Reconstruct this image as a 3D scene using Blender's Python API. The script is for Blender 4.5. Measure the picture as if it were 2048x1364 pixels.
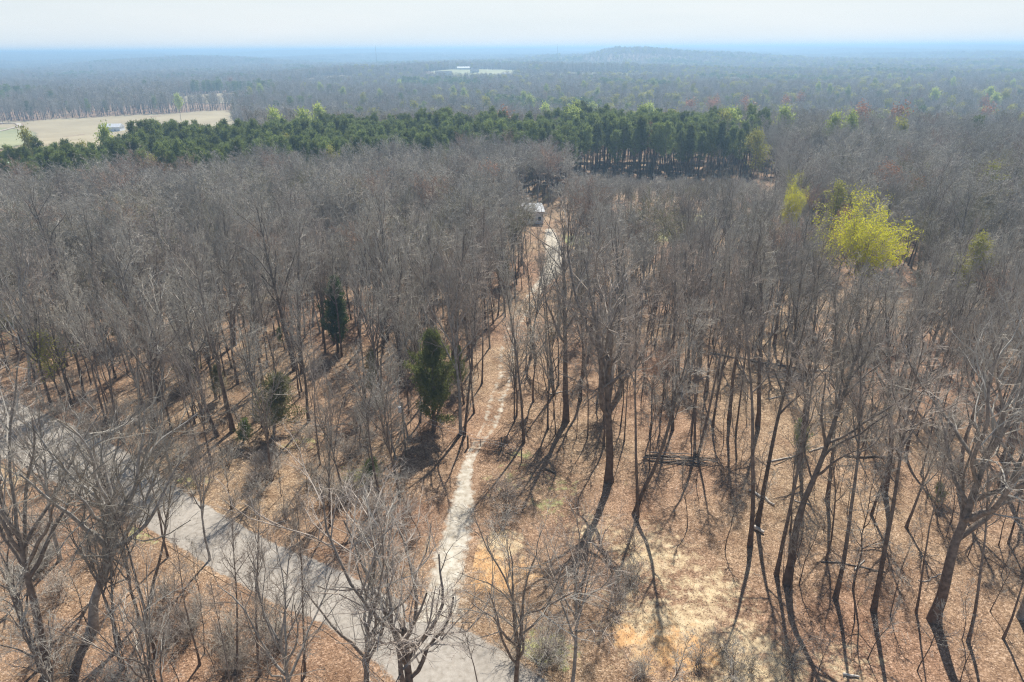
import bpy, math, numpy as np
from mathutils import Vector, Euler
PI = math.pi
S = bpy.context.scene
C = S.collection
for o in list(bpy.data.objects): bpy.data.objects.remove(o)

# ---------------------------------------------------------------- camera
CAM_H, PITCH, ROLL, FPX = 50.0, math.radians(23.2), math.radians(0.45), 1365.0
Fv = np.array([0, math.cos(PITCH), -math.sin(PITCH)])
U0 = np.array([0, math.sin(PITCH), math.cos(PITCH)]); R0 = np.array([1.0, 0, 0])
Rv = R0*math.cos(ROLL) - U0*math.sin(ROLL); Uv = U0*math.cos(ROLL) + R0*math.sin(ROLL)
cam = bpy.data.cameras.new('camera'); cam_ob = bpy.data.objects.new('camera', cam); C.objects.link(cam_ob)
cam.sensor_width = 36; cam.lens = 36*FPX/2048; cam.clip_start = 0.5; cam.clip_end = 60000
from mathutils import Matrix
cam_ob.matrix_world = Matrix(((Rv[0], Uv[0], -Fv[0], 0), (Rv[1], Uv[1], -Fv[1], 0), (Rv[2], Uv[2], -Fv[2], CAM_H), (0, 0, 0, 1)))
S.camera = cam_ob
S.render.resolution_x, S.render.resolution_y = 1024, 682

# ---------------------------------------------------------------- light
SUN_EL, SUN_AZ = math.radians(53), math.radians(15.5)      # azimuth clockwise from the view direction (+Y)
w = bpy.data.worlds.new('World'); S.world = w; w.use_nodes = True
nt = w.node_tree; nt.nodes.clear()
sky = nt.nodes.new('ShaderNodeTexSky'); sky.sky_type = 'NISHITA'; sky.sun_disc = False
sky.sun_elevation = SUN_EL; sky.sun_rotation = SUN_AZ; sky.air_density = 1.0; sky.dust_density = 0.8; sky.ozone_density = 1.0; sky.altitude = 150
bg = nt.nodes.new('ShaderNodeBackground'); bg.inputs['Strength'].default_value = 0.08
wo = nt.nodes.new('ShaderNodeOutputWorld')
# a bright pale veil of thin cloud and dust low in the sky
tc = nt.nodes.new('ShaderNodeTexCoord'); sz = nt.nodes.new('ShaderNodeSeparateXYZ'); nt.links.new(tc.outputs['Generated'], sz.inputs[0])
mr = nt.nodes.new('ShaderNodeMapRange'); mr.interpolation_type = 'SMOOTHSTEP'; nt.links.new(sz.outputs['Z'], mr.inputs['Value'])
for k_, v_ in (('From Min', 0.02), ('From Max', 0.26), ('To Min', 0.9), ('To Max', 0.0)): mr.inputs[k_].default_value = v_
vz = nt.nodes.new('ShaderNodeTexNoise'); vz.inputs['Scale'].default_value = 2.5; vz.inputs['Detail'].default_value = 5
mp_ = nt.nodes.new('ShaderNodeMapping'); mp_.inputs['Scale'].default_value = (1, 1, 9); nt.links.new(tc.outputs['Generated'], mp_.inputs[0]); nt.links.new(mp_.outputs[0], vz.inputs['Vector'])
cr = nt.nodes.new('ShaderNodeValToRGB'); nt.links.new(vz.outputs['Fac'], cr.inputs[0])
cr.color_ramp.elements[0].position = .3; cr.color_ramp.elements[0].color = (6.7, 7.2, 7.5, 1); cr.color_ramp.elements[1].position = .7; cr.color_ramp.elements[1].color = (7.5, 7.7, 7.8, 1)
mx = nt.nodes.new('ShaderNodeMix'); mx.data_type = 'RGBA'; nt.links.new(mr.outputs[0], mx.inputs[0]); nt.links.new(sky.outputs[0], mx.inputs[6]); nt.links.new(cr.outputs[0], mx.inputs[7])
nt.links.new(mx.outputs[2], bg.inputs[0]); nt.links.new(bg.outputs[0], wo.inputs[0])
sl = bpy.data.lights.new('sun', 'SUN'); sl.energy = 4.9; sl.angle = math.radians(0.55); sl.color = (1.0, 0.955, 0.88)
so = bpy.data.objects.new('sun', sl); C.objects.link(so)
sdir = Vector((math.sin(SUN_AZ)*math.cos(SUN_EL), math.cos(SUN_AZ)*math.cos(SUN_EL), math.sin(SUN_EL)))
so.rotation_euler = sdir.to_track_quat('Z', 'Y').to_euler(); so.location = (60, 150, 300)
vs = S.view_settings; vs.view_transform = 'Standard'; vs.look = 'None'; vs.exposure = 0.62; vs.gamma = 1.0
S.cycles.max_bounces = 5; S.cycles.diffuse_bounces = 2; S.cycles.transparent_max_bounces = 8; S.cycles.volume_bounces = 0
HAZE = 0.00041
S.cycles.use_denoising = True; S.cycles.denoiser = 'OPENIMAGEDENOISE'; S.cycles.denoising_input_passes = 'RGB_ALBEDO_NORMAL'; S.cycles.denoising_prefilter = 'NONE'; S.cycles.filter_width = 1.2

# ---------------------------------------------------------------- terrain
def sst(a, b, v):
    t = np.clip((v-a)/(b-a), 0, 1); return t*t*(3-2*t)
_wr = np.random.default_rng(5)
def waves(x, y, lam, n=7, seed=0):
    r = np.random.default_rng(seed); s = 0
    for i in range(n):
        a = r.uniform(0, 2*PI); l = lam*r.uniform(0.6, 1.6); ph = r.uniform(0, 2*PI)
        s = s + np.sin((x*np.cos(a)+y*np.sin(a))*2*PI/l+ph)
    return s/math.sqrt(n)
BUMPS = []          # gaussian rises (x, y, amplitude, rx, ry)
def hgt(x, y):
    x = np.asarray(x, float); y = np.asarray(y, float); d = np.sqrt(x*x+y*y)
    h = 0.35*waves(x, y, 45, 6, 1)*sst(20, 120, d)
    h = h - 13*sst(340, 560, y+0.12*x)
    h = h + 2.2*waves(x, y, 420, 6, 2)*sst(500, 1500, d)
    h = h + 58*sst(1700, 11500, d) + 10*waves(x, y, 1500, 7, 3)*sst(1100, 3500, d)*(1-sst(8000, 13000, d)) + 5*waves(x, y, 3300, 6, 4)*sst(3000, 7000, d)
    for bx, by, a, rx, ry in BUMPS:
        h = h + a*np.exp(-((x-bx)/rx)**2-((y-by)/ry)**2)
    return np.where(h > 24, 24+11*np.tanh((h-24)/11), h)      # no hill rises above the haze
def ray(px, py):
    d = FPX*Fv + (px-1024)*Rv - (py-682)*Uv; return d/np.linalg.norm(d)
def g(px, py, z=None):
    """ground point seen at this place of the picture (z: on that level instead)"""
    d = ray(px, py)
    if z is not None:
        t = (z-CAM_H)/d[2]; return np.array([d[0]*t, d[1]*t, z])
    zz = 0.0
    for _ in range(12):
        t = (zz-CAM_H)/d[2]; zz = 0.5*zz+0.5*float(hgt(d[0]*t, d[1]*t))
    return np.array([d[0]*t, d[1]*t, float(hgt(d[0]*t, d[1]*t))])
def at_depth(px, py, Y):
    d = ray(px, py); t = Y/d[1]; return np.array([d[0]*t, Y, CAM_H+d[2]*t])
def project(p):
    p = np.atleast_2d(np.asarray(p, float)) - np.array([0, 0, CAM_H])
    z = p@Fv; return np.stack([1024+FPX*(p@Rv)/z, 682-FPX*(p@Uv)/z, z], -1)
def az(px, d, off=0): # a point at distance d along the azimuth seen at px
    r = ray(px, 95); a = math.atan2(r[0], r[1]); return d*math.sin(a), d*math.cos(a)
# far rises that carry fields and the wooded ridge on the horizon
FARF = []   # far fields: (px, dist, rx, ry, amp)
for px, d, rx, ry, amp in [(655, 1500, 50, 90, 12), (955, 1650, 120, 190, 16), (1150, 2900, 110, 160, 20), (560, 2100, 60, 90, 9), (425, 1050, 60, 70, 8), (1205, 1550, 140, 90, 11)]:
    bx, by = az(px, d); FARF.append((bx, by, rx, ry)); BUMPS.append((bx, by+ry*0.5, amp, rx*1.8, ry*1.3))
bx, by = az(1260, 2700); BUMPS.append((bx, by, 32, 190, 260))
bx, by = az(1400, 2850); BUMPS.append((bx, by, 24, 330, 330))
bx, by = az(690, 7000); BUMPS.append((bx, by, 45, 400, 500))

# ---------------------------------------------------------------- materials
def mat(name):
    m = bpy.data.materials.new(name); m.use_nodes = True; n = m.node_tree
    b = n.nodes['Principled BSDF']; b.inputs['Roughness'].default_value = 0.85
    if 'Specular IOR Level' in b.inputs: b.inputs['Specular IOR Level'].default_value = 0.2
    return m, n, b
def N(n, t, **kw):
    x = n.nodes.new(t)
    for k, v in kw.items():
        if k.startswith('_'): x.inputs[k[1:]].default_value = v
        else: setattr(x, k, v)
    return x
def ramp(n, fac, stops):
    r = n.nodes.new('ShaderNodeValToRGB'); e = r.color_ramp.elements
    while len(e) > 1: e.remove(e[-1])
    e[0].position, e[0].color = stops[0][0], (*stops[0][1], 1)
    for p, c in stops[1:]:
        q = e.new(p); q.color = (*c, 1)
    n.links.new(fac, r.inputs[0]); return r.outputs[0]
def mixc(n, fac, a, b, mode='MIX'):
    x = n.nodes.new('ShaderNodeMix'); x.data_type = 'RGBA'; x.blend_type = mode
    for s, v in ((x.inputs[0], fac), (x.inputs[6], a), (x.inputs[7], b)):
        if isinstance(v, bpy.types.NodeSocket): n.links.new(v, s)
        elif isinstance(v, (int, float)): s.default_value = v
        else: s.default_value = (*v, 1)
    return x.outputs[2]
def math_(n, op, a, b=None, c=None, clamp=False):
    x = n.nodes.new('ShaderNodeMath'); x.operation = op; x.use_clamp = clamp
    for i, v in enumerate((a, b, c)):
        if v is None: continue
        if isinstance(v, bpy.types.NodeSocket): n.links.new(v, x.inputs[i])
        else: x.inputs[i].default_value = v
    return x.outputs[0]
def noise(n, scale, detail=2, rough=0.5, vec=None):
    x = n.nodes.new('ShaderNodeTexNoise'); x.inputs['Scale'].default_value = scale; x.inputs['Detail'].default_value = detail; x.inputs['Roughness'].default_value = rough
    if vec is not None: n.links.new(vec, x.inputs['Vector'])
    return x.outputs['Fac']
def attr(n, name):
    a = n.nodes.new('ShaderNodeAttribute'); a.attribute_name = name; return a.outputs['Fac']

def litter(n):
    """leaf litter colour in world space"""
    geo = n.nodes.new('ShaderNodeNewGeometry'); pos = geo.outputs['Position']
    v = n.nodes.new('ShaderNodeTexVoronoi'); v.inputs['Scale'].default_value = 8.5; n.links.new(pos, v.inputs['Vector'])
    sep = n.nodes.new('ShaderNodeSeparateColor'); n.links.new(v.outputs['Color'], sep.inputs[0])
    c = ramp(n, sep.outputs[0], [(0, (0.11, 0.07, 0.046)), (0.3, (0.21, 0.14, 0.087)), (0.62, (0.315, 0.217, 0.138)), (0.86, (0.44, 0.315, 0.215)), (1, (0.62, 0.49, 0.37))])
    v2 = n.nodes.new('ShaderNodeTexVoronoi'); v2.inputs['Scale'].default_value = 2.2; n.links.new(pos, v2.inputs['Vector'])
    s2 = n.nodes.new('ShaderNodeSeparateColor'); n.links.new(v2.outputs['Color'], s2.inputs[0])
    c = mixc(n, 0.3, c, ramp(n, s2.outputs[1], [(0, (0.11, 0.068, 0.042)), (0.5, (0.27, 0.175, 0.11)), (1, (0.42, 0.30, 0.205))]))
    big = noise(n, 0.22, 4, 0.6, pos)
    c = mixc(n, 1.0, c, ramp(n, big, [(0.3, (0.62, 0.55, 0.50)), (0.5, (0.92, 0.9, 0.88)), (0.7, (1.12, 1.12, 1.1))]), 'MULTIPLY')
    big2 = noise(n, 0.035, 3, 0.5, pos)
    c = mixc(n, 1.0, c, ramp(n, big2, [(0.35, (0.92, 0.80, 0.76)), (0.6, (1.05, 1.06, 1.0))]), 'MULTIPLY')
    return c, pos, sep.outputs[1]
def bump(n, b, h, strength, dist=0.1):
    x = n.nodes.new('ShaderNodeBump'); x.inputs['Strength'].default_value = strength; x.inputs['Distance'].default_value = dist
    n.links.new(h, x.inputs['Height']); n.links.new(x.outputs[0], b.inputs['Normal'])

# ground
M_ground, n, b = mat('forest_floor')
c, pos, hh = litter(n)
fine = noise(n, 1.3, 5, 0.65, pos)
med = noise(n, 0.75, 7, 0.72, pos)
def patch(c, name, cols, k=1.6):
    f = math_(n, 'MULTIPLY_ADD', attr(n, name), k, math_(n, 'MULTIPLY_ADD', med, 3.6, -2.35))
    f = math_(n, 'MULTIPLY_ADD', f, 2.0, 0.0, clamp=True)
    return mixc(n, f, c, ramp(n, fine, cols))
c = patch(c, 'straw', [(0.3, (0.30, 0.20, 0.12)), (0.5, (0.52, 0.40, 0.24)), (0.7, (0.64, 0.52, 0.34))])
c = patch(c, 'clay', [(0.3, (0.38, 0.20, 0.09)), (0.5, (0.52, 0.31, 0.14)), (0.7, (0.62, 0.44, 0.25))])
c = patch(c, 'grass', [(0.3, (0.20, 0.19, 0.08)), (0.5, (0.30, 0.30, 0.12)), (0.7, (0.40, 0.36, 0.20))])
n.links.new(c, b.inputs['Base Color']); bump(n, b, hh, 0.6, 0.06)

def edge_mat(name, cols, scale, leafy=0.5):
    m, n, b = mat(name)
    c, pos, hh = litter(n)
    f1 = noise(n, scale, 5, 0.6, pos); f2 = noise(n, 0.9, 5, 0.65, pos)
    surf = ramp(n, f1, cols)
    surf = mixc(n, 1.0, surf, ramp(n, noise(n, 0.12, 3, 0.5, pos), [(0.3, (0.86, 0.85, 0.84)), (0.7, (1.06, 1.06, 1.06))]), 'MULTIPLY')
    if name == 'old_asphalt':      # sealed and worn patches
        surf = mixc(n, 1.0, surf, ramp(n, noise(n, 0.35, 5, 0.65, pos), [(0.35, (0.80, 0.79, 0.78)), (0.45, (1, 1, 1)), (0.62, (1.0, 1.0, 1.0)), (0.7, (1.12, 1.10, 1.07))]), 'MULTIPLY')
    a = attr(n, 'core')                                  # 0 at the rim, 1 in the travelled middle
    k = math_(n, 'MULTIPLY_ADD', math_(n, 'ADD', a, math_(n, 'MULTIPLY_ADD', f2, 2*leafy, -leafy)), 3.0 if name == 'pale_gravel' else 5.0, -1.1 if name == 'pale_gravel' else -2.0, clamp=True)
    c = mixc(n, k, c, surf)
    n.links.new(c, b.inputs['Base Color']); bump(n, b, f1, 0.25, 0.03)
    return m
M_road = edge_mat('old_asphalt', [(0.3, (0.27, 0.24, 0.20)), (0.5, (0.34, 0.305, 0.26)), (0.7, (0.40, 0.365, 0.315))], 2.0, 0.5)
M_drive = edge_mat('pale_gravel', [(0.3, (0.31, 0.26, 0.19)), (0.5, (0.46, 0.415, 0.335)), (0.7, (0.56, 0.52, 0.44))], 1.6, 0.8)
def simple(name, cols, scale=2.0, rough=0.85, coord='geo', rnd=0.0, metal=0.0):
    m, n, b = mat(name)
    if coord == 'geo': vec = n.nodes.new('ShaderNodeNewGeometry').outputs['Position']
    else: vec = n.nodes.new('ShaderNodeTexCoord').outputs['Object']
    f = noise(n, scale, 4, 0.6, vec)
    c = ramp(n, f, [(0.3, cols[0]), (0.7, cols[1])])
    if rnd:
        oi = n.nodes.new('ShaderNodeObjectInfo')
        c = mixc(n, 1.0, c, ramp(n, oi.outputs['Random'], [(0, (1-rnd, 1-rnd*1.05, 1-rnd*1.15)), (0.5, (1, 1, 1)), (1, (1+rnd, 1+rnd, 1+rnd*0.9))]), 'MULTIPLY')
    n.links.new(c, b.inputs['Base Color']); b.inputs['Roughness'].default_value = rough; b.inputs['Metallic'].default_value = metal
    return m
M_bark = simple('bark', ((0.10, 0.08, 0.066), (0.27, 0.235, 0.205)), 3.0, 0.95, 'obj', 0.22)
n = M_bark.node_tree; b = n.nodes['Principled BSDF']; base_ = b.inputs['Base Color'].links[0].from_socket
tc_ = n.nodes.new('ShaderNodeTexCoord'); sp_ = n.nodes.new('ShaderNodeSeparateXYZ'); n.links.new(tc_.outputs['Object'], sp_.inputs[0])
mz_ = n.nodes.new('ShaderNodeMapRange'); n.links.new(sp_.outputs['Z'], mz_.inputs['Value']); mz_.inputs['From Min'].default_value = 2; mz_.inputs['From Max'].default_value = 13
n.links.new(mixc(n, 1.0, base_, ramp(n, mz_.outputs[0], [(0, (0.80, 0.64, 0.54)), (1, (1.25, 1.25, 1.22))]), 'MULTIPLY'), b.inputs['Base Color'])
M_twig = simple('twigs', ((0.325, 0.29, 0.24), (0.50, 0.46, 0.395)), 1.2, 0.8, 'obj', 0.32)
M_twig_b = simple('brown_twigs', ((0.30, 0.25, 0.205), (0.45, 0.385, 0.325)), 1.2, 0.8, 'obj', 0.3)
M_twig_f = simple('far_twigs', ((0.33, 0.297, 0.25), (0.48, 0.445, 0.385)), 0.4, 0.9, 'obj', 0.22)
M_twig_o = simple('olive_twigs', ((0.24, 0.215, 0.12), (0.34, 0.30, 0.17)), 0.8, 0.9, 'obj', 0.15)
M_twig_r = simple('russet_twigs', ((0.34, 0.21, 0.145), (0.42, 0.29, 0.20)), 0.8, 0.9, 'obj', 0.15)
M_bark_p = simple('pale_bark', ((0.17, 0.15, 0.13), (0.46, 0.43, 0.385)), 2.2, 0.9, 'obj', 0.15)
M_old = simple('weathered_wood', ((0.16, 0.13, 0.11), (0.36, 0.32, 0.28)), 4.0, 0.9, 'obj', 0.3)
def leafmat(name, c0, c1, rnd=0.15, trans=0.35):
    m, n, b = mat(name)
    vec = n.nodes.new('ShaderNodeNewGeometry').outputs['Position']
    c = ramp(n, noise(n, 0.9, 4, 0.7, vec), [(0.3, c0), (0.7, c1)])
    oi = n.nodes.new('ShaderNodeObjectInfo')
    c = mixc(n, 1.0, c, ramp(n, oi.outputs['Random'], [(0, (1-rnd,)*3), (1, (1+rnd,)*3)]), 'MULTIPLY')
    n.links.new(c, b.inputs['Base Color']); b.inputs['Roughness'].default_value = 0.6
    t = n.nodes.new('ShaderNodeBsdfTranslucent'); n.links.new(c, t.inputs[0])
    mx = n.nodes.new('ShaderNodeMixShader'); mx.inputs[0].default_value = trans
    n.links.new(b.outputs[0], mx.inputs[1]); n.links.new(t.outputs[0], mx.inputs[2])
    n.links.new(mx.outputs[0], n.nodes['Material Output'].inputs[0]); return m
M_pine = leafmat('pine_needles', (0.11, 0.15, 0.042), (0.245, 0.285, 0.085), 0.35, 0.45)
M_pine_y = leafmat('pale_pine_needles', (0.15, 0.20, 0.06), (0.27, 0.32, 0.11), 0.15, 0.45)
M_cedar = leafmat('cedar_foliage', (0.12, 0.145, 0.045), (0.31, 0.33, 0.11), 0.1, 0.5)
M_cedar_d = leafmat('dark_cedar_foliage', (0.04, 0.08, 0.03), (0.12, 0.17, 0.055), 0.1, 0.45)
M_olive = leafmat('olive_foliage', (0.16, 0.16, 0.06), (0.27, 0.25, 0.11), 0.1, 0.4)
M_spring = leafmat('spring_leaves', (0.47, 0.455, 0.025), (0.72, 0.69, 0.05), 0.1, 0.55)
M_spring_d = leafmat('dull_spring_leaves', (0.32, 0.31, 0.06), (0.46, 0.44, 0.11), 0.15, 0.4)
M_spring_f = leafmat('pale_green_leaves', (0.38, 0.44, 0.11), (0.56, 0.62, 0.18), 0.2, 0.4)
M_russet = leafmat('russet_buds', (0.36, 0.16, 0.08), (0.50, 0.27, 0.15), 0.15, 0.3)
M_field = simple('straw_field', ((0.29, 0.235, 0.14), (0.40, 0.335, 0.205)), 0.02)
M_field_g = simple('green_field', ((0.24, 0.25, 0.12), (0.34, 0.33, 0.18)), 0.02)
M_white = simple('white_metal', ((0.50, 0.51, 0.52), (0.62, 0.63, 0.63)), 0.8, 0.6)
M_wall = simple('pale_siding', ((0.66, 0.69, 0.73), (0.76, 0.79, 0.83)), 1.0, 0.7)
M_dark = simple('dark_shingles', ((0.06, 0.06, 0.065), (0.11, 0.11, 0.11)), 2.0, 0.8)
M_glass = simple('window_glass', ((0.04, 0.05, 0.06), (0.06, 0.07, 0.08)), 1.0, 0.1)
M_steel = simple('gate_steel', ((0.05, 0.04, 0.04), (0.11, 0.09, 0.085)), 6.0, 0.5, 'obj')
M_wire = simple('wire_metal', ((0.45, 0.45, 0.46), (0.6, 0.6, 0.6)), 6.0, 0.45, 'obj')
M_post = simple('post_wood', ((0.13, 0.10, 0.07), (0.25, 0.20, 0.15)), 5.0, 0.9, 'obj')
M_cutlog = simple('bare_log', ((0.42, 0.37, 0.31), (0.62, 0.56, 0.48)), 3.0, 0.85, 'obj', 0.2)

# ---------------------------------------------------------------- mesh helpers
def mesh_from(name, parts, smooth=False):
    """parts: list of (verts Nx3, quads Mx4 or None, tris Mx3 or None, material index); -> mesh"""
    V, L, ST, TOT, MI = [], [], [], [], []; vo = 0; lo = 0
    for v, q, t, mi in parts:
        V.append(v)
        for f, k in ((q, 4), (t, 3)):
            if f is None or len(f) == 0: continue
            L.append((f+vo).ravel()); ST.append(lo+np.arange(len(f))*k); TOT.append(np.full(len(f), k)); MI.append(np.full(len(f), mi)); lo += len(f)*k
        vo += len(v)
    V = np.concatenate(V).astype(np.float32); L = np.concatenate(L).astype(np.int32); ST = np.concatenate(ST).astype(np.int32)
    TOT = np.concatenate(TOT).astype(np.int32); MI = np.concatenate(MI).astype(np.int32)
    me = bpy.data.meshes.new(name); me.vertices.add(len(V)); me.vertices.foreach_set('co', V.ravel())
    me.loops.add(len(L)); me.loops.foreach_set('vertex_index', L); me.polygons.add(len(ST)); me.polygons.foreach_set('loop_start', ST)
    try: me.polygons.foreach_set('loop_total', TOT)
    except Exception: pass
    me.polygons.foreach_set('material_index', MI)
    me.polygons.foreach_set('use_smooth', np.full(len(ST), smooth))
    me.update(calc_edges=True); return me
def nrm(v): return v/np.maximum(np.linalg.norm(v, axis=-1, keepdims=True), 1e-9)
def tubes(P, R, k, mi=0):
    """P (N,m,3), R (N,m): tubes of k sides"""
    Nn, m, _ = P.shape
    d = nrm(P[:, -1]-P[:, 0]); a = np.where(np.abs(d[:, 2:3]) > 0.8, np.array([[1.0, 0, 0]]), np.array([[0, 0, 1.0]]))
    u = nrm(np.cross(d, a)); v = np.cross(d, u)
    th = np.arange(k)*2*PI/k
    ring = np.cos(th)[None, :, None]*u[:, None]+np.sin(th)[None, :, None]*v[:, None]
    X = P[:, :, None]+R[:, :, None, None]*ring[:, None]
    base = (np.arange(Nn)*m*k)[:, None, None]; i = (np.arange(m-1)*k)[None, :, None]; j = np.arange(k)[None, None]; j2 = (j+1) % k
    q = np.stack([base+i+j, base+i+j2, base+i+k+j2, base+i+k+j], -1).reshape(-1, 4)
    return (X.reshape(-1, 3), q, None, mi)
def blades(P, D, L, W, rng, mi=0):
    """flat pointed leaves / needles: one triangle each, base centre P, direction D"""
    s = nrm(np.cross(D, rng.normal(size=D.shape)))
    a = P-s*W[:, None]*0.5; b_ = P+s*W[:, None]*0.5; c_ = P+D*L[:, None]
    V = np.stack([a, b_, c_], 1).reshape(-1, 3); return (V, None, np.arange(len(V)).reshape(-1, 3), mi)
def link(name, me, parent=None, mats=()):
    for m in mats: me.materials.append(m)
    o = bpy.data.objects.new(name, me); C.objects.link(o)
    if parent: o.parent = parent
    return o
def tag(o, label=None, cat=None, group=None, kind=None):
    for k, v in (('label', label), ('category', cat), ('group', group), ('kind', kind)):
        if v: o[k] = v
    return o
def box_part(x0, x1, y0, y1, z0, z1, mi=0):
    v = np.array([[x, y, z] for z in (z0, z1) for y in (y0, y1) for x in (x0, x1)], float)
    q = np.array([[0, 2, 3, 1], [4, 5, 7, 6], [0, 1, 5, 4], [2, 6, 7, 3], [0, 4, 6, 2], [1, 3, 7, 5]]); return (v, q, None, mi)

# ---------------------------------------------------------------- trees
def walk(rng, P0, D0, L, R, nseg, jit, trop, tip=0.25):
    P = [P0]; d = D0
    for i in range(nseg):
        d = nrm(d+rng.normal(size=d.shape)*jit+np.array([0, 0, trop])); P.append(P[-1]+d*(L/nseg)[:, None])
    t = np.linspace(0, 1, nseg+1)[None]; return np.stack(P, 1), R[:, None]*(1-(1-tip)*t)
def kids(rng, P, R, Lp, m, t0, t1, a0, a1, ratio, rr, lenfn=None):
    Nn, k, _ = P.shape; n = k-1
    t = t0+(t1-t0)*((np.arange(m)[None]+rng.uniform(0, 1, (Nn, m)))/m)
    f = np.clip(t*n, 0, n-1e-4); i = f.astype(int); fr = (f-i)[..., None]; ii = np.arange(Nn)[:, None]
    p = P[ii, i]*(1-fr)+P[ii, i+1]*fr; r = R[ii, i]*(1-fr[..., 0])+R[ii, i+1]*fr[..., 0]
    d = nrm(P[ii, i+1]-P[ii, i]); phi = (rng.uniform(0, 2*PI, (Nn, 1))+np.arange(m)[None]*2.4+rng.normal(size=(Nn, m))*0.35)
    a = np.where(np.abs(d[..., 2:3]) > 0.85, np.array([1.0, 0, 0]), np.array([0, 0, 1.0])); u = nrm(np.cross(d, a)); v = np.cross(d, u)
    ang = rng.uniform(a0, a1, (Nn, m))[..., None]
    D = np.cos(ang)*d+np.sin(ang)*(np.cos(phi)[..., None]*u+np.sin(phi)[..., None]*v)
    L = (Lp[:, None]*ratio*(1-0.45*t)*rng.uniform(0.6, 1.25, t.shape)) if lenfn is None else lenfn(t, rng)
    rc = np.minimum(r*0.8, rr*L) if rr else r*0.55
    return p.reshape(-1, 3), D.reshape(-1, 3), L.ravel(), rc.ravel(), t.ravel()
def skeleton(seed, H=20, r0=0.22, cs=0.42, nl=14, ang=(0.45, 0.95), rad=4.0, form='forest', det=2, wander=0.03, twig=1.0):
    """-> trunk part list, crown part list, tip points and directions"""
    rng = np.random.default_rng(seed); A = []; B = []
    top = {'forest': 0.96, 'vase': 0.62, 'oak': 0.7}[form]
    P, R = walk(rng, np.zeros((1, 3)), np.array([[0, 0, 1.0]]), np.array([H*top]), np.array([r0]), 12, wander, 0.05, 0.16 if form == 'forest' else 0.42)
    P[:, 0, 2] -= 0.5; R = R.copy(); R[:, 0] *= 1.45; R[:, 1] *= 1.03
    A.append(tubes(P, R, (10, 8, 5, 4)[3-det] if det < 4 else 10))
    if form == 'forest':
        def lf(t, g_): h = (t-cs)/(1-cs); return rad*(0.35+1.15*np.sqrt(np.clip(1-h, 0, 1))*np.clip(h*4+0.55, 0, 1))*g_.uniform(0.65, 1.25, t.shape)
        t1 = 1.0; ex = 0
    else:
        def lf(t, g_): return rad*1.55*g_.uniform(0.7, 1.2, t.shape)*np.where(t > 0.85, 1.15, 1.0)
        t1 = 1.0
    p, D, L, r, t = kids(rng, P, R, np.array([H]), nl, cs/top if form != 'forest' else cs, t1, ang[0], ang[1], 1, 0.019 if form == 'forest' else 0.02, lf)
    ns = (4, 5, 7, 9)[min(det, 3)]
    P1, R1 = walk(rng, p, D, L, r, ns, 0.13, 0.11 if form == 'forest' else 0.07, 0.3); A.append(tubes(P1, R1, (3, 4, 5, 6)[min(det, 3)]))
    # the leader or leaders carry on into the crown
    m2 = (5, 6, 7, 8)[min(det, 3)]
    p, D, L2, r, _ = kids(rng, P1, R1, L, m2, 0.18, 1.0, 0.35, 0.95, 0.55, 0.0135)
    if form == 'forest':
        pe, De, Le, re_, _ = kids(rng, P, R, np.array([H]), nl, cs+0.08, 0.99, 0.4, 1.1, 1, 0.013, lambda t, g_: rad*0.45*g_.uniform(0.5, 1.1, t.shape))
        p = np.concatenate([p, pe]); D = np.concatenate([D, De]); L2 = np.concatenate([L2, Le]); r = np.concatenate([r, re_])
    P2, R2 = walk(rng, p, D, L2, r, (2, 3, 4, 5)[min(det, 3)], 0.18, 0.08, 0.35)
    (B if det < 3 else B).append(tubes(P2, R2, 3 if det < 3 else 4))
    m3 = (5, 5, 6, 7)[min(det, 3)]
    p, D, L3, r, _ = kids(rng, P2, R2, L2, m3, 0.15, 1.0, 0.35, 0.95, 0.55, 0.011)
    w_ = (0.036, 0.018, 0.0105, 0.008)[min(det, 3)]*twig
    if det == 0:
        B.append(blades(p, D, L3*1.5, np.full(len(p), w_*2.6), rng)); return A, B, p+D*L3[:, None], D
    P3, R3 = walk(rng, p, D, L3, np.maximum(r, w_), (1, 2, 3, 4)[det], 0.2, 0.08, 0.45); B.append(tubes(P3, R3, 3))
    m4 = (0, 5, 6, 8)[det]
    p, D, L4, r, _ = kids(rng, P3, R3, L3, m4, 0.1, 1.0, 0.3, 0.9, 0.62, 0)
    if det >= 2:
        P4, R4 = walk(rng, p, D, L4, np.full(len(p), w_*0.75), 2, 0.22, 0.08, 0.4); B.append(tubes(P4, R4, 3))
    else: B.append(blades(p, D, L4*1.2, np.full(len(p), w_*1.7), rng))
    return A, B, p+D*L4[:, None], D
PROTO = {}
def put(key, trunk, crown, tm, cm, H, lab=''):
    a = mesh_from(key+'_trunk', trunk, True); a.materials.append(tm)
    b_ = mesh_from(key+'_crown', crown, False)
    for m in (cm if isinstance(cm, (list, tuple)) else [cm]): b_.materials.append(m)
    PROTO[key] = (a, b_, H)
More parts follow.
